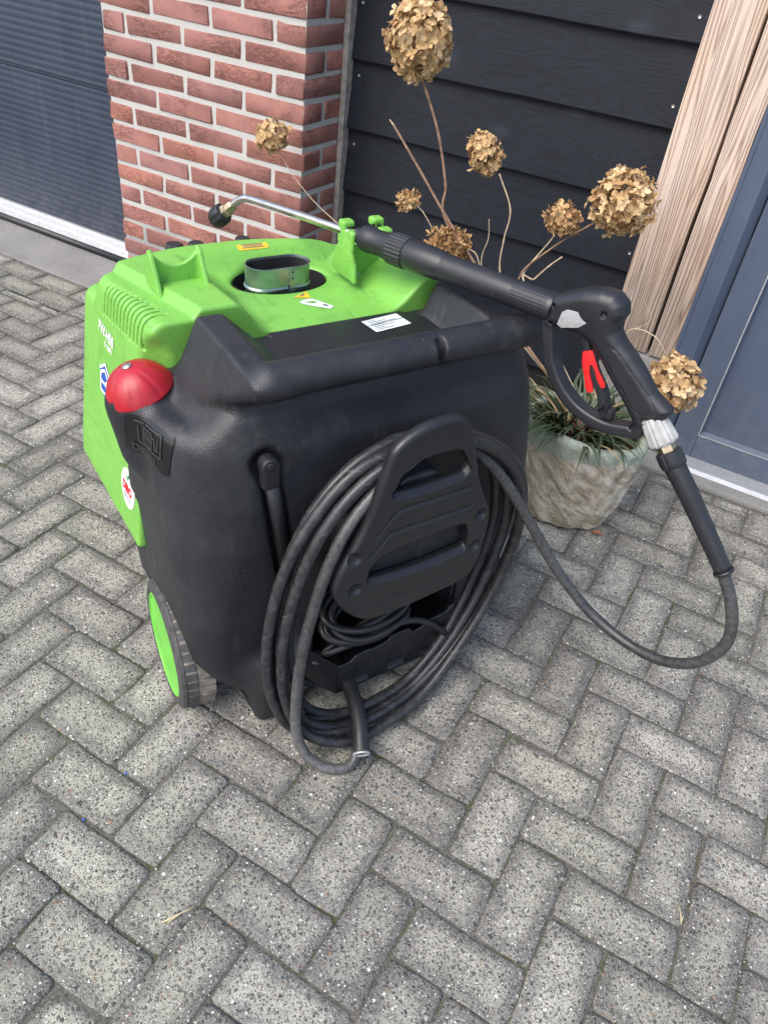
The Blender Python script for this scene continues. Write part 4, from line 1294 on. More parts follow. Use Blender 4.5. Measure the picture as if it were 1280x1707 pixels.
# ---- exhaust: oval collar standing in the opening
def stadium(a, b, n=12):
    out = []
    for k in range(n+1): t = -math.pi/2+math.pi*k/n; out.append((a+b*math.cos(t), b*math.sin(t)))
    for k in range(n+1): t = math.pi/2+math.pi*k/n; out.append((-a+b*math.cos(t), b*math.sin(t)))
    return out
ec = (-.036, .446)
def oval(levels, rot=0.0):
    V, F = [], []
    n = None
    for (a, b, z) in levels:
        s = stadium(a, b); n = len(s)
        V += [(ec[0]+x, ec[1]+y, z) for x, y in s]
    for i in range(len(levels)-1):
        for k in range(n):
            l = (k+1) % n
            F.append((i*n+k, i*n+l, (i+1)*n+l, (i+1)*n+k))
    return V, F
ex = empty('exhaust_outlet'); ex.parent = pw
V, F = oval([(.036, .0335, .730), (.036, .0335, .786), (.0365, .0350, .789), (.0370, .0355, .793), (.0360, .0335, .796), (.036, .0335, .834), (.0365, .0340, .836), (.0355, .0325, .8365), (.0350, .0320, .833), (.0350, .0320, .73)])
obj('oval_collar', V, F, M['galv'], ex, 30)
V, F = oval([(.0348, .0318, .831), (.0348, .0318, .735), (.001, .001, .735)])
obj('sooty_lining', V, F, M['soot'], ex, 30)
MB().box(ec[0]+.010, ec[0]+.024, ec[1]-.0352, ec[1]-.0332, .760, .832).build('seam_strap', M['galv'], ex, None, bevel=.0005)
MB().box(ec[0]+.0085, ec[0]+.0105, ec[1]-.0362, ec[1]-.0332, .760, .799).build('seam_gap', M['soot'], ex)
for z in (.826, .813):
    V, F = lathe_vf([(.0022, 0), (.0018, .0012)], (ec[0]+.017, ec[1]-.0352, z), (0, -1, 0), 8)
    obj('seam_rivet', V, F, M['soot'], ex, True)
V, F = [], []
nn = 40
for r_, z in ((1.0, .786), (1.0, .715), (.02, .715)):
    V += [(-.018+.1025*r_*math.cos(2*math.pi*k/nn), .471+.0685*r_*math.sin(2*math.pi*k/nn), z) for k in range(nn)]
for i in range(2):
    for k in range(nn): F.append((i*nn+k, i*nn+(k+1) % nn, (i+1)*nn+(k+1) % nn, (i+1)*nn+k))
obj('exhaust_well', V, F, M['soot'], ex, 30)

# ---- lance saddle on the left
def f_saddle(x, y, z):
    ox, oy, oz = -.2600, .415, .831
    X, Y, Z = x-ox, y-oy, z-oz
    notch = np.sqrt(X**2+(Z-.085)**2)-.048
    web = np.maximum(np.maximum(np.abs(X)-.047, np.abs(Y)-.0045), Z-.056)
    web = np.maximum(web, -notch)
    fin = np.abs(np.abs(X)-.0455)-.0035
    prof = sd_poly(Y, Z, [(-.062, -.03), (-.010, .060), (.004, .068), (.010, .058), (.034, -.03)])
    d = smin(web, np.maximum(fin, prof), .004)
    return np.maximum(d, -(Z+.03)) - .001
sad = sdf_obj('lance_saddle', f_saddle, (-.325, .335, .79), (-.195, .475, .91), .0022, M['green'], pw)

# ---- clip bracket on the right: two fins with U shaped jaws
cb = empty('lance_clip'); cb.parent = pw
CX, CY, CZ = .146, .415, .836
prof = [(-.056, -.03), (-.050, .006), (-.010, .060), (.010, .062), (.040, -.02), (.042, -.03)]
for sx in (-.046, .050):
    me_ = MB()
    V = []
    for w_ in (-.003, .003): V += [(CX+sx+w_, CY+y, CZ+z) for y, z in prof]
    n = len(prof)
    F = [tuple(range(n)), tuple(range(2*n-1, n-1, -1))] + [(i, n+i, n+(i+1) % n, (i+1) % n) for i in range(n)]
    me_.add(V, F)
    me_.build('bracket_fin', M['green'], cb, 30, bevel=.0016)
    s_ = 1 if sx < 0 else -1
    for dy, hz in ((.016, .0765), (-.020, .0655)):
        def f_j(x, y, z, dy=dy, sx=sx, hz=hz):
            X, Y, Z = x-(CX+sx+s_*.012), y-(CY+dy), z-(CZ+hz-.022)
            o = sd_box(X, Y, Z, (0, 0, 0), (.0145, .0125, .024), .006)
            i = sd_box(X, Y, Z, (s_*.004, 0, -.010), (.0105, .02, .022), .003)
            return np.maximum(o, -i)
        c = (CX+sx+s_*.012, CY+dy, CZ+hz-.022)
        sdf_obj('clip_jaw', f_j, np.array(c)-.032, np.array(c)+.032, .0022, M['green'], cb)
        V, F = lathe_vf([(.0055, -.001), (.0055, .003), (.003, .0035), (.003, .001)], (CX+sx+s_*.012, CY+dy-.0125, CZ+hz-.016), (0, -1, 0), 10)
        obj('clip_screw', V, F, M['black'], cb, 40)
MB().box(CX-.034, CX+.040, CY-.003, CY+.003, CZ-.03, CZ+.030).build('bracket_web', M['green'], cb, None, bevel=.001)

# ---- control knobs on the ledge at the back
lg = MB().box(-.232, .030, .612, .644, .770, .8015).build('control_ledge', M['black'], pw, None, bevel=.003)
for (x, s_) in ((-.188, 1.0), (-.140, .9), (-.033, .9)):
    V, F = lathe_vf([(.028*s_, 0), (.028*s_, .003), (.022*s_, .005), (.019*s_, .020*s_), (.016*s_, .0235*s_), (.0001, .024*s_)], (x, .626, .8015), (0, 0, 1), 8)
    obj('control_knob', V, F, M['black'], lg, 30)

# ---- wheels
def wheel(uo, side):
    w = empty('wheel', (uo, .172, .146), R(-4.5) if side < 0 else 0); w.parent = pw
    vc, Rw, wd = 0.0, .146, .080
    org = np.array((0.0, vc, 0.0)); ax = np.array((side, 0, 0))       # ax points outward
    inn = org - ax*wd
    V, F = lathe_vf([(.070, 0), (.122, .002), (.136, .008), (.142, .016), (.142, .042), (.139, .044), (.142, .046), (.142, .064), (.138, .074), (.124, .0785), (.112, .0765), (.070, .05)], inn, ax, 64)
    obj('tyre', V, F, M['tyre'], w, 40)
    mb = MB()
    for k in range(40):
        a = 2*math.pi*k/40
        ca, sa = math.cos(a), math.sin(a); ta, tb = math.cos(a+.105), math.sin(a+.105)
        for (h0, h1) in ((.010, .036),):
            vv = []
            for r_ in (.137, Rw):
                for (c_, s2) in ((ca, sa), (ta, tb)):
                    for h in (h0, h1):
                        rr = r_ - (.005 if h > .07 else 0)
                        p = inn + ax*h; vv.append((p[0], p[1]+rr*c_, p[2]+rr*s2))
            mb.add(vv, [(0,1,3,2),(4,6,7,5),(0,4,5,1),(2,3,7,6),(0,2,6,4),(1,5,7,3)])
    tr_ = mb.build('tread_blocks', M['tyre'], w); tr_['kind'] = 'stuff'
    mb = MB()
    for k in range(40):
        a = 2*math.pi*k/40
        ca, sa = math.cos(a), math.sin(a); ta, tb = math.cos(a+.105), math.sin(a+.105)
        vv = []
        for r_ in (.137, Rw):
            for (c_, s2) in ((ca, sa), (ta, tb)):
                for h in (.049, .0755):
                    rr = r_ - (.005 if h > .07 else 0)
                    p = inn + ax*h; vv.append((p[0], p[1]+rr*c_, p[2]+rr*s2))
        mb.add(vv, [(0,1,3,2),(4,6,7,5),(0,4,5,1),(2,3,7,6),(0,2,6,4),(1,5,7,3)])
    tr2 = mb.build('shoulder_blocks', M['tyred'], w); tr2['kind'] = 'stuff'
    V, F = lathe_vf([(.1435, .0700), (.1400, .0760), (.1300, .0798), (.1200, .0808), (.1165, .0790)], inn, ax, 64, capped=False)
    obj('tyre_sidewall', V, F, M['tyred'], w, 40)
    prof_ = [(.1165, .0770), (.1140, .0795), (.1105, .0790), (.1070, .0680), (.100, .0620), (.060, .058), (.034, .060), (.030, .074), (.020, .077), (.0001, .0775)]
    V, F = lathe_vf(prof_, inn, ax, 64)
    rim = obj('wheel_rim', V, F, M['rim'], w, 40)
    for k in range(5):
        a = 2*math.pi*k/5+.3
        c_, s2 = math.cos(a), math.sin(a)
        p = inn + ax*.0640
        vv = []
        for r_, hw in ((.030, .008), (.104, .013)):
            for sg in (-1, 1):
                for h in (-.003, .0035):
                    vv.append((p[0]+ax[0]*h, p[1]+r_*c_-sg*hw*s2, p[2]+r_*s2+sg*hw*c_))
        MB().add(vv, [(0,1,3,2),(4,6,7,5),(0,4,5,1),(2,3,7,6),(0,2,6,4),(1,5,7,3)]).build('rim_spoke', M['rim'], w, None, bevel=.002)
wheel(-.428, -1)
wheel(.395, 1)
V, F = tube_vf([(-.36, .172, .14), (0, .172, .14), (.34, .172, .14)], .012, 12)
obj('axle', V, F, M['soot'], pw, True)

# ---- crank lying in its pocket
cr = empty('crank_handle'); cr.parent = pw
def f_ck(x, y, z):
    d = sd_caps(x, y, z, (-.268, .006, .690), (-.268, -.008, .690), .016)
    d = smin(d, sd_box(x, y, z, (-.266, -.001, .668), (.016, .012, .024), .005), .006)
    return np.maximum(d, -(y+.012))
sdf_obj('crank_head', f_ck, (-.30, -.03, .62), (-.23, .03, .72), .0025, M['black'], cr)
V, F = tube_vf([(-.262, .002, .655), (-.246, .003, .56), (-.222, .004, .40)], .0135, 14)
obj('crank_shaft', V, F, M['black'], cr, True)
V, F = lathe_vf([(.008, 0), (.008, .0015), (.006, .002)], (-.268, -.0115, .692), (0, -1, 0), 18)
obj('crank_pin', V, F, M['black'], cr, True)

# ---- hose holder plate with two slots, ribs and four screw bosses
hp = empty('hose_holder'); hp.parent = pw
HO = [(-.166, .40), (-.196, .455), (-.190, .50), (-.160, .56), (-.135, .62), (-.112, .72), (-.098, .752), (-.062, .774), (-.02, .784), (.025, .782), (.048, .765), (.064, .735), (.095, .64), (.130, .57), (.148, .53), (.150, .47), (.144, .405), (.118, .368), (.05, .357), (-.06, .350), (-.120, .358)]
HO = [tuple(p) for p in spline([(a, b, 0) for a, b in HO], 3, closed=True)[:, :2]]

S1_ = [(-.088, .657), (-.072, .696), (-.040, .712), (.026, .712), (.046, .696), (.058, .659)]
S2_ = [(-.118, .468), (-.114, .505), (-.072, .522), (.066, .528), (.090, .510), (.098, .474), (.088, .464), (-.01, .458)]
PV = -.112
S1 = [tuple(p) for p in spline([(a, b, 0) for a, b in S1_], 3, closed=True)[:, :2]]
S2 = [tuple(p) for p in spline([(a, b, 0) for a, b in S2_], 3, closed=True)[:, :2]]
def f_hold(x, y, z):
    P2 = sd_poly(x, z, HO)
    d = extrude(P2, y-PV, .0125, .010)
    # flare: outer rim bends toward the wall
    fl = np.clip((PV-.001)-y, 0, .02)
    s1 = sd_poly(x, z + 1.0*fl*(1-sstep(z, .672, .692)), S1) - .004
    s2 = sd_poly(x, z + 1.0*fl*(1-sstep(z, .478, .503)), S2) - .004
    d = smax(d, -s1, .003); d = smax(d, -s2, .003)
    # shallow pressed ribs
    for zc, x0, x1 in ((.618, -.075, .062), (.570, -.085, .070)):
        zr = zc - .045*np.clip((x0-x)/.04, 0, 1)**1.3
        rib = sd_box(x, y, z-(zr-zc), (( x0+x1)/2-.015, PV-.0135, zc), ((x1-x0)/2+.035, .0050, .0050), .003)
        d = smax(d, -rib, .003)
    rib = sd_box(x, y, z-.01*np.clip((x-.06)/.05, 0, 1), (-.01, PV-.0135, .398), (.095, .0025, .003), .002)
    d = smax(d, -rib, .004)
    for (u, zz) in ((-.160, .533), (-.152, .455), (.122, .538), (.123, .457)):
        d = smax(d, -(np.sqrt((x-u)**2+(z-zz)**2+((y-PV+.016)*1.1)**2)-.0155), .004)
    return d
sdf_obj('holder_plate', f_hold, (-.225, PV-.035, .33), (.18, PV+.035, .81), .0030, M['black'], hp)
for (u, zz) in ((-.160, .533), (-.152, .455), (.122, .538), (.123, .457)):
    V, F = lathe_vf([(.0060, 0), (.0060, .002), (.0045, .003), (.0030, .0018)], (u, PV-.003, zz), (0, -1, 0), 12)
    obj('holder_screw', V, F, M['soot'], hp, 40)
def f_hub(x, y, z):
    return smin(sd_box(x, y, z, (-.01, -.04, .445), (.125, .085, .085), .03), sd_box(x, y, z, (-.02, -.05, .60), (.05, .07, .06), .03), .04)
def f_hub2(x, y, z):
    d = f_hub(x, y, z)
    return np.maximum(d, -(y-PV-.016))
sdf_obj('holder_hub', f_hub2, (-.16, -.13, .34), (.14, .06, .68), .005, M['blackp'], hp)

# ---- tray at the bottom: folded sheet front with stepped upper edge
ty = empty('cable_tray'); ty.parent = pw
TV = -.060
top = [(-.128, .158), (-.100, .158), (-.088, .170), (-.052, .176), (-.046, .170), (-.006, .178), (.000, .190), (.048, .190), (.055, .183), (.062, .172), (.088, .178), (.093, .190), (.150, .196), (.168, .214)]
def f_tray(x, y, z):
    tz = np.interp(x, [p[0] for p in top], [p[1] for p in top])
    d = np.maximum(np.maximum(np.abs(x-.020)-.148, np.abs(y-TV)-.0022), np.maximum(z-tz, .064-z))
    for (a, b) in ((-.087, -.050), (.003, .046), (.100, .138)):
        r_ = sd_box(x, y, z, ((a+b)/2, TV-.003, .115), ((b-a)/2, .0035, .028), .003)
        r_ = np.maximum(r_, .085-z+0*r_)
        d = smax(d, -r_, .003)
    return d
V = []
def sheet(name, quad, th=.0022, mat='black'):
    q = [Vector(p) for p in quad]
    n = (q[1]-q[0]).cross(q[3]-q[0]).normalized()*th
    b = MB().add([tuple(p) for p in q]+[tuple(p+n) for p in q], [(3,2,1,0),(4,5,6,7),(0,1,5,4),(1,2,6,5),(2,3,7,6),(3,0,4,7)])
    return b.build(name, M[mat], ty, None, bevel=.0008)
fp = sdf_obj('tray_front', f_tray, (-.14, TV-.012, .05), (.18, TV+.012, .23), .0019, M['black'], ty)
for (a, b) in ((-.087, -.050), (.003, .046), (.100, .138)):
    MB().add([(a, TV-.0026, .081), (b, TV-.0026, .081), (b, TV-.0105, .084), (a, TV-.0105, .084), (a, TV-.0026, .088), (b, TV-.0026, .088)],
             [(0,3,2,1), (2,3,4,5), (0,4,3), (1,2,5), (0,1,5,4)]).build('pressed_lip', M['black'], ty, None, bevel=.0008)
sheet('tray_side', [(-.128, TV, .064), (-.128, TV, .158), (-.190, -.004, .200), (-.190, -.004, .110)])
sheet('tray_side', [(.168, TV, .214), (.168, TV, .064), (.215, -.002, .105), (.215, -.002, .235)])
sheet('tray_floor', [(-.128, TV, .0645), (-.186, .0, .085), (.212, .0, .085), (.168, TV, .0645)])
sheet('tray_floor', [(-.186, .0, .085), (-.186, .15, .085), (.212, .15, .085), (.212, .0, .085)])
for x, y, z in ((-.160, -.022, .150), (.192, -.030, .165)):
    V, F = lathe_vf([(.014, 0), (.014, .006), (.010, .010), (.010, .026), (.006, .028), (.0001, .028)], (x, y, z), (0, 0, 1), 10)
    obj('tray_bolt', V, F, M['black'], ty, 40)
# ---- rubber sleeved hook under the tray
hk = empty('hose_hook'); hk.parent = pw
path = spline([(-.090, .06, .085), (-.096, -.02, .086), (-.104, -.09, .082), (-.122, -.15, .070), (-.148, -.208, .048)], 8)
V, F = tube_vf(path, .0175, 16)
obj('rubber_sleeve', V, F, M['rubber'], hk, True)
t_ = path[-1]-path[-2]; t_ /= np.linalg.norm(t_)
V, F = lathe_vf([(.0125, -.002), (.0182, -.001), (.0186, .0025), (.0160, .0032), (.0125, .002), (.0120, -.002)], path[-1], t_, 20, capped=False)
obj('sleeve_end_ring', V, F, M['silver'], hk, True)
# ================================================================ SPRAY LANCE (machine frame)
G0 = np.array((0.26496, -0.05822, 0.905))
GA = np.array((0.30985, -0.95055, 0.02131)); GA /= np.linalg.norm(GA)      # toward the grip
GN = np.cross(GA, (0, 0, 1.0)); GN /= np.linalg.norm(GN)
GU = np.cross(GN, GA)
def frame_empty(name, local):
    w = MO + MU*local[0] + MV*local[1] + Vector((0, 0, local[2]))
    return empty(name, w, TH)
sg = frame_empty('spray_lance', G0)
tag(sg, 'black trigger spray gun on a long steel lance resting across the washer', 'spray gun')
def G(s, t, w=0.0): return G0 + GA*s + GU*t + GN*w
def lathe_g(name, prof, mat, sides=28, ribs=None, parent=None, smooth=30, s0=0.0):
    V, F = lathe_vf([(r_, h) for r_, h in prof], G(s0, 0), GA, sides, ribs)
    return obj(name, V, F, mat, parent or sg, smooth, base=G0)
# steel lance with bent end
path = [G(-.40, 0), G(-.60, -.003), G(-.765, -.008), G(-.800, -.010)]
bend = [G(-.812, -.0115, .001), G(-.826, -.018, .003), G(-.842, -.030, .006), G(-.862, -.048, .012)]
V, F = tube_vf(spline(path+bend, 6), .0088, 14)
obj('lance_tube', V, F, M['steel'], sg, True, base=G0)
nd = (bend[-1]-bend[-2]); nd /= np.linalg.norm(nd)
nb = bend[-1]-nd*.010
V, F = lathe_vf([(.0105, -.012), (.0125, -.008), (.0125, .006), (.0165, .008), (.0165, .020), (.0125, .022)], nb, nd, 6)
obj('nozzle_nut', V, F, M['brass'], sg, 25, base=G0)
V, F = lathe_vf([(.016, .018), (.0225, .021), (.0245, .028), (.0245, .046), (.0225, .052), (.020, .056), (.012, .057), (.011, .050), (.0001, .049)], nb, nd, 24, lambda i, k: -.0018 if (k % 4 == 0 and 1 <= i <= 4) else 0)
obj('nozzle_sleeve', V, F, M['rubber'], sg, 30, base=G0)
# adapter, taper, ribbed ring, barrel cover
lathe_g('lance_adapter', [(.010, -.478), (.0155, -.476), (.0155, -.462), (.018, -.458)], M['gunblack'])
lathe_g('taper_sleeve', [(.017, -.462), (.0240, -.458), (.0262, -.452), (.0262, -.435), (.0245, -.428), (.0250, -.405), (.0280, -.388), (.0290, -.382)], M['gunblack'])
lathe_g('ribbed_ring', [(.0285, -.384), (.0315, -.382), (.0320, -.362), (.0315, -.343), (.0285, -.341)], M['gunblack'], 72, lambda i, k: -.0013 if k % 3 == 0 else 0)
lathe_g('barrel_cover', [(.0290, -.342), (.0300, -.336), (.0298, -.300), (.0280, -.262), (.0268, -.258), (.0262, -.256), (.0262, -.254), (.0258, -.19), (.0252, -.100), (.0250, -.096)], M['gunblack'])
MB_ = MB()
for (s, w_) in ((-.185, .0255), (-.125, .025)):
    V, F = lathe_vf([(.0042, 0), (.0042, .0018), (.0022, .0018), (.0022, .0002)], G(s, -.004, w_), GN, 10)
    obj('cover_screw', V, F, M['soot'], sg, 40, base=G0)
lathe_g('ribbed_sleeve', [(.0246, -.097), (.0252, -.094), (.0255, -.030), (.0262, -.022), (.0262, -.018), (.0250, -.015), (.0250, -.012)], M['gunblack'], 84, lambda i, k: -.0010 if (k % 3 == 0 and 1 <= i <= 2) else 0)
# gun housing with grip and guard, one moulded body
BODY = [(-.018, .024), (.012, .041), (.040, .056), (.070, .064), (.094, .064), (.112, .052), (.118, .034), (.112, .018), (.114, .004), (.128, -.010), (.150, -.024), (.180, -.048), (.206, -.074), (.240, -.092), (.243, -.098), (.232, -.124), (.215, -.140), (.196, -.156), (.178, -.134), (.150, -.104), (.122, -.078), (.098, -.054), (.078, -.036), (.055, -.026), (.020, -.026), (-.018, -.026)]
GUARD = [(-.016, -.018), (-.012, -.034), (-.004, -.062), (.006, -.092), (.026, -.121), (.050, -.144), (.078, -.160), (.108, -.168), (.140, -.170), (.172, -.163), (.198, -.156)]
RAD = np.array([G0])
def f_gun(x, y, z):
    # x: along barrel, y: across, z: up (gun frame)
    th = .0235 - .004*sstep(x, .10, .20) + .006*np.exp(-((x-.07)/.05)**2-((z-.03)/.04)**2)
    d2 = sd_poly(x, z, BODY)
    q = d2 + .019
    w = np.abs(y) - (th - .019)
    d = np.sqrt(np.maximum(q,0)**2+np.maximum(w,0)**2)+np.minimum(np.maximum(q,w),0)-.019
    gd_ = np.full(np.broadcast(x, z).shape, 1e3)
    P = spline([(a, b, 0) for a, b in GUARD], 3)[:, :2]
    for i in range(len(P)-1):
        ax_, az = P[i]; bx, bz = P[i+1]
        dx, dz = bx-ax_, bz-az
        h = np.clip(((x-ax_)*dx+(z-az)*dz)/(dx*dx+dz*dz), 0, 1)
        gd_ = np.minimum(gd_, (x-ax_-h*dx)**2+(z-az-h*dz)**2)
    g = extrude(np.sqrt(gd_)-.0115, y, .0165, .006)
    d = smin(d, g, .010)
    # moulding seam and grip panel line
    pl = np.abs(sd_poly(x, z, [(.108, -.018), (.125, -.024), (.205, -.086), (.222, -.104), (.200, -.118), (.180, -.112), (.112, -.048)])) - .0010
    d = np.maximum(d, -np.maximum(pl, -(d+.0016)))
    for (sx, sz, r_) in ((.088, .030, .0058), (.050, -.022, .0042), (.205, -.125, .0052), (.188, -.148, .0052), (-.006, .012, .0042), (-.006, -.018, .0042)):
        d = smax(d, -np.maximum(np.sqrt((x-sx)**2+(z-sz)**2)-r_, -y*0 - (d+.006)), .001)
    # nose rings
    return d
def gxf(V): return np.array([G0 + GA*v[0] + GN*v[1] + GU*v[2] for v in V]) if len(V) < 10 else G0 + V[:, :1]*GA + V[:, 1:2]*GN + V[:, 2:3]*GU
gun = sdf_obj('gun_body', f_gun, (-.03, -.035, -.19), (.26, .035, .08), .0021, M['gunblack'], sg, base=G0, xf=gxf)
# which side of the gun faces the yard: -GN points to +u ... use the side with the badge toward the front left
FS = -1.0 if np.dot(GN, np.array((-1, 0, 0))) < 0 else 1.0
def flat_g(name, outline, w, th, mat, bevel=.001, parent=None):
    mb = MB(); n = len(outline)
    mb.add([G(s, t, FS*w) for s, t in outline] + [G(s, t, FS*(w+th)) for s, t in outline],
           [tuple(range(n)), tuple(range(2*n-1, n-1, -1))] + [(i, n+i, n+(i+1) % n, (i+1) % n) for i in range(n)])
    o = mb.build(name, mat, parent or sg, 30, base=G0, bevel=bevel)
    bm = bmesh.new(); bm.from_mesh(o.data); bmesh.ops.recalc_face_normals(bm, faces=bm.faces); bm.to_mesh(o.data); bm.free()
    return o
flat_g('grey_badge', [(.010, -.014), (.014, .010), (.022, .017), (.058, .022), (.064, .017), (.062, .006), (.050, -.006), (.020, -.017)], .0255, .0022, M['badge'], .0007)
# trigger: curved lever inside the guard
tp = spline([(.052, -.022, 0), (.066, -.040, 0), (.076, -.062, 0), (.094, -.088, 0), (.114, -.112, 0), (.124, -.134, 0), (.130, -.146, 0), (.146, -.144, 0)], 5)
mb = MB()
for sgn in (1,):
    V = []
    for i, p in enumerate(tp):
        t = i/(len(tp)-1)
        wd = .011; hg = .007+.004*t
        tan = tp[min(i+1, len(tp)-1)]-tp[max(i-1, 0)]; tan /= np.linalg.norm(tan)
        nx, nz = -tan[1], tan[0]
        for a, b in ((-1, -1), (1, -1), (1, 1), (-1, 1)):
            V.append(G(p[0]+nx*hg*b*.8, p[1]+nz*hg*b*.8, wd*a))
    n = len(tp); F = []
    for i in range(n-1):
        for k in range(4):
            l = (k+1) % 4; F.append((i*4+k, i*4+l, i*4+4+l, i*4+4+k))
    F += [(3,2,1,0), tuple((n-1)*4+k for k in range(4))]
    mb.add(V, F)
o = mb.build('trigger', M['gunblack'], sg, 40, base=G0, bevel=.0018)
bm = bmesh.new(); bm.from_mesh(o.data); bmesh.ops.recalc_face_normals(bm, faces=bm.faces); bm.to_mesh(o.data); bm.free()
# red safety catch: forked slide on the trigger
flat_g('safety_catch', [(.064, -.050), (.080, -.041), (.090, -.056), (.102, -.074), (.118, -.090), (.121, -.097), (.115, -.101), (.104, -.090), (.096, -.077), (.088, -.067), (.083, -.068), (.086, -.082), (.098, -.103), (.102, -.113), (.094, -.119), (.086, -.111), (.080, -.095), (.068, -.070)], .0105, .004, M['redc'], .0008)
# swivel, brass nut, bend restrictor
DIR0 = np.array((.345, -.303, .742)) - np.array((.333, -.266, .783)); DIR0 /= np.linalg.norm(DIR0)
SW = np.array((.334, -.270, .781))
V, F = lathe_vf([(.020, -.012), (.0225, -.006), (.0265, .030), (.0265, .036), (.0235, .040)], SW, DIR0, 48, lambda i, k: -.0026 if (k % 4 == 0 and 1 <= i <= 3) else 0)
obj('swivel_sleeve', V, F, M['silver'], sg, 30, base=G0)
V, F = lathe_vf([(.0150, .038), (.0158, .040), (.0158, .056), (.0140, .060)], SW, DIR0, 6)
obj('brass_nut', V, F, M['brass'], sg, 20, base=G0)
V, F = lathe_vf([(.0185, .054), (.0225, .057), (.0230, .076), (.0220, .083), (.0205, .085)], SW, DIR0, 40, lambda i, k: -.0016 if (k % 8 == 0) else 0)
obj('hose_nut', V, F, M['gunblack'], sg, 30, base=G0)
A0 = SW + DIR0*.083
RP = spline([A0, (.362, -.358, .688), (.379, -.405, .636), (.398, -.467, .569)], 8)
n = len(RP)
rr = np.linspace(.0192, .0158, n); 
V, F = tube_vf(RP, rr, 20)
obj('bend_restrictor', V, F, M['gunblack'], sg, True, base=G0)
t_ = RP[-1]-RP[-2]; t_ /= np.linalg.norm(t_)
V, F = lathe_vf([(.0150, -.003), (.0182, -.002), (.0188, .001), (.0175, .0035), (.013, .004)], RP[-1], t_, 24)
obj('restrictor_collar', V, F, M['gunblack'], sg, True, base=G0)

# ================================================================ HIGH PRESSURE HOSE
HR = .0112
loops = []
hr = random.Random(9)
# the free run from the gun back to the coil, then the coil turns round the holder
run = [RP[-1]-t_*.01, (.408, -.505, .512), (.414, -.526, .450), (.412, -.520, .392), (.405, -.492, .336), (.395, -.440, .297), (.384, -.372, .283), (.364, -.300, .293), (.338, -.240, .325),
       (.300, -.182, .390), (.255, -.140, .475), (.200, -.105, .565), (.150, -.085, .625), (.095, -.072, .672), (.03, -.066, .702)]
# key stations of a turn: top, upper left, left, lower left, bottom, lower right, right, upper right
def turn(du, dv, kk):
    T = [(-.03+du*.2, -.058+dv, .700), (-.125-du*.4, -.055+dv, .668+kk*.010), (-.205-du*.6, -.056+dv, .590+kk*.012), (-.255-du, -.056+dv, .470+kk*.012), (-.285-du, -.060+dv, .320),
         (-.280-du, -.070+dv, .180), (-.245-du*.8, -.088+dv*1.3, .075-kk*.008), (-.170-du*.4, -.112+dv*1.6, .032-kk*.002), (-.070, -.118+dv*1.4, .026), (.050+du*.2, -.106+dv*1.2, .044), (.150+du*.5, -.090+dv, .110),
         (.235+du*.8, -.070+dv, .215), (.280+du*.9, -.060+dv, .340), (.285+du, -.056+dv, .450), (.245+du*.9, -.056+dv, .560), (.165+du*.6, -.058+dv, .645), (.07+du*.3, -.06+dv, .695)]
    return [(.005+(u_-.005)*.955, v_, z_+.006) for u_, v_, z_ in T]
coil = []
specs = [(-.010, -.004, 0.0), (.012, .012, .4), (.030, -.010, .9), (.004, -.030, .2), (-.030, .014, -.6)]
for (du, dv, kk) in specs:
    coil += turn(du, dv, kk)
front = [(-.03, -.085, .690), (-.100, -.092, .655), (-.165, -.098, .590), (-.208, -.104, .500), (-.236, -.112, .400), (-.252, -.118, .300), (-.260, -.126, .200), (-.262, -.136, .110), (-.250, -.156, .050), (-.224, -.184, .022), (-.190, -.203, .0145), (-.160, -.200, .020), (-.138, -.178, .040)]
P = spline(run + coil + front, 7)
Pn = np.array([[mnoise.noise(Vector((i*.045, 3.1*c, 7.7))) for c in range(3)] for i in range(len(P))])
P = P + Pn*np.array([.006, .004, .006])*np.clip(np.minimum(np.arange(len(P)), len(P)-1-np.arange(len(P)))/14.0, 0, 1)[:, None]
P[:, 2] = np.maximum(P[:, 2], HR+.0015)
V, F = tube_vf(P, HR, 12)
base_h = np.array((0.0, -.10, .0))
hz = frame_empty('high_pressure_hose', base_h)
hb = obj('hose_line', V, F, M['hose'], hz, True, base=base_h)
n = len(P)
wv = np.repeat(np.where(np.arange(n) > n-13*7, 0.9, np.where(np.arange(n) < 14*7, 0.38, 0.10)), 12)
wv = wv*np.repeat(np.clip(.75+.5*np.sin(np.arange(n)*.11), .3, 1.1), 12)
at = hb.data.attributes.new('wear', 'FLOAT', 'POINT'); at.data.foreach_set('value', wv.astype(np.float32))
tag(hz, 'thick black high pressure hose coiled round the holder and looping out to the spray gun', 'hose')
# faint pale print spiralling along the hose
mb = MB()
acc = np.concatenate([[0], np.cumsum(np.linalg.norm(np.diff(P, axis=0), axis=1))])
Tn = np.gradient(P, axis=0); Tn /= np.linalg.norm(Tn, axis=1)[:, None]
s = .03
while s < acc[-1]-.03:
    pts_ = []
    a0 = hr.uniform(0, 6.28)
    for k in range(7):
        ss = s + k*.0045
        p = np.array([np.interp(ss, acc, P[:, c]) for c in range(3)])
        tt_ = np.array([np.interp(ss, acc, Tn[:, c]) for c in range(3)]); tt_ /= np.linalg.norm(tt_)
        ref = np.array([0, 0, 1.0]) if abs(tt_[2]) < .9 else np.array([1.0, 0, 0])
        x_ = np.cross(tt_, ref); x_ /= np.linalg.norm(x_); y_ = np.cross(tt_, x_)
        a = a0 + k*.42
        for da in (-.045, .045):
            pts_.append(p + (HR+.0003)*(math.cos(a+da)*x_+math.sin(a+da)*y_))
    k0 = 0
    mb.add(pts_, [(2*k, 2*k+1, 2*k+3, 2*k+2) for k in range(6)])
    s += hr.uniform(.05, .11)
hm = mb.build('hose_marks', M['paper'], hz, None, base=base_h); hm['kind'] = 'stuff'
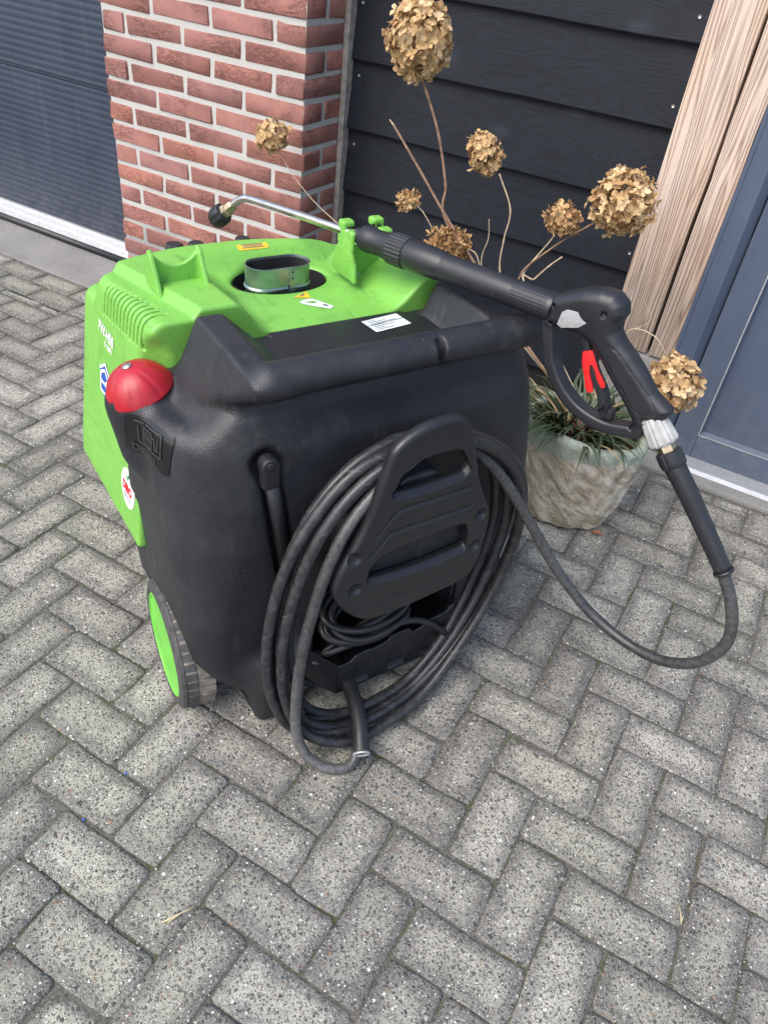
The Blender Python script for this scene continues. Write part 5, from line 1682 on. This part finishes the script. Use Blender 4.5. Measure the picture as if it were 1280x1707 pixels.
hm.data.materials.clear(); hm.data.materials.append(plain('faint_grey_print', (0.13, 0.13, 0.128), .5, 0, .3))

# ================================================================ THIN CABLE BUNDLE IN THE TRAY
base_c = np.array((-.06, .0, .10))
cz = frame_empty('cable_bundle', base_c)
tag(cz, 'bundle of thin black electric cable stuffed into the tray under the hose holder', 'cable')
crr = random.Random(2)
pts = []
for k in range(8):
    a = crr.uniform(-.012, .012); b = crr.uniform(-.02, .02)
    tilt = crr.uniform(-.35, .5)
    for t in range(8):
        an = 2*math.pi*t/8 + .3
        uu = -.045 + .092*math.cos(an) + a; vv_ = -.010 + .048*math.sin(an) + b
        zz = .222 + .020*math.cos(an)*tilt + .040*math.sin(an)*.4 + .006*k*.7 + crr.uniform(-.006, .006) + (.018 if k > 5 else 0)
        pts.append((uu, vv_, zz))
pts += [(-.145, -.03, .185), (-.10, -.052, .205), (-.04, -.062, .225), (.03, -.064, .226), (.08, -.068, .205), (.125, -.074, .165), (.150, -.076, .135), (.170, -.06, .120)]
V, F = tube_vf(spline(pts, 6), .0078, 9)
obj('cable_line', V, F, M['rubber'], cz, True, base=base_c)
V, F = lathe_vf([(.010, 0), (.013, .004), (.013, .030), (.010, .034)], (.162, -.058, .142), (.2, .3, -1), 12)
obj('cable_plug', V, F, M['rubber'], cz, 30, base=base_c)

# ================================================================ SMALL LITTER ON THE PAVING
def leaf_thing(x, y, L, w_, rz, label, mat='deadleaf'):
    V, F = [], []
    for i in range(6):
        t = i/5; ww = w_*math.sin(math.pi*(0.08+.86*t))
        for s_ in (-1, 0, 1):
            V.append(((t-.5)*L, s_*ww, .004+.006*math.sin(t*3)+(.004 if s_ else 0)+random.uniform(0, .002)))
    for i in range(5):
        for k in range(2): F.append((3*i+k, 3*i+3+k, 3*i+4+k, 3*i+1+k))
    o = obj('fallen_leaf', V, F, M[mat], None, True)
    o.location = (x, y, .001); o.rotation_euler = (0, 0, rz)
    tag(o, label, 'leaf')
leaf_thing(-0.185, 1.905, .034, .010, .3, 'curled reddish brown leaf on the pavers at the foot of the stone pot')
leaf_thing(-0.178, 2.33, .026, .011, 1.2, 'small orange brown leaf on the threshold slab beside the stone pot')
leaf_thing(-2.02, 1.69, .030, .009, .9, 'dry brown leaf on the pavers left of the green hood')
leaf_thing(-1.05, 1.05, .022, .007, .5, 'tiny brown leaf on the pavers beside the green wheel')
for (x, y, rz, L, lab_) in ((-0.478, 0.402, 1.05, .030, 'pale straw stalks lying on the pavers near the bottom edge'), (0.30, 0.905, 1.9, .018, 'short pale straw on the pavers at the lower right')):
    mb = MB()
    for a, dx in ((0, 0), (.12, .003), (-.05, -.004)):
        c, s_ = math.cos(a), math.sin(a)
        v, f = tube_vf([(-L*c+dx, -L*s_, .004), (dx, .001, .006), (L*c*.8+dx, L*s_, .004)], .0009, 5)
        mb.add(v, f)
    o = mb.build('straw_stalk', M['straw'], None, True); o.location = (x, y, .001); o.rotation_euler = (0, 0, rz)
    tag(o, lab_, 'straw')
mb = MB(); gq = random.Random(77)
for k in range(900):
    x, y = gq.uniform(-2.2, .7), gq.uniform(.25, 2.1)
    if gq.random() < .75:       # most of it collects in the joints
        if gq.random() < .5: x = GX0 + GP*round((x-GX0)/GP) + gq.gauss(0, .004)
        else: y = GY0 + GP*round((y-GY0)/GP) + gq.gauss(0, .004)
    r_ = gq.uniform(.0012, .0034)
    a = gq.uniform(0, 6.3)
    v = []
    for q in range(5):
        an = a + 2*math.pi*q/5; rr_ = r_*gq.uniform(.7, 1.25)
        v.append((x+rr_*math.cos(an), y+rr_*math.sin(an), .0012+gq.uniform(0, .0006)))
    v.append((x, y, .0012+r_*.8))
    mb.add(v, [(q, (q+1) % 5, 5) for q in range(5)])
o = mb.build('loose_grit', M['grit'], None, None)
tag(o, 'loose grit and tiny stones scattered over the pavers and their joints', 'grit', kind='stuff')
for (x, y, lab_) in ((-.757, .549, 'tiny blue plastic chip in a paver joint, nearer the green wheel'), (-.752, .434, 'tiny blue plastic chip in a paver joint, nearer the bottom left corner')):
    o = MB().box(-.0025, .002, -.002, .0025, .0, .003).build('plastic_chip', M['bluechip'], None, None, bevel=.001); o.location = (x, y, .0); o.rotation_euler = (.2, .1, .7)
    tag(o, lab_, 'plastic chip', 'blue plastic chips')
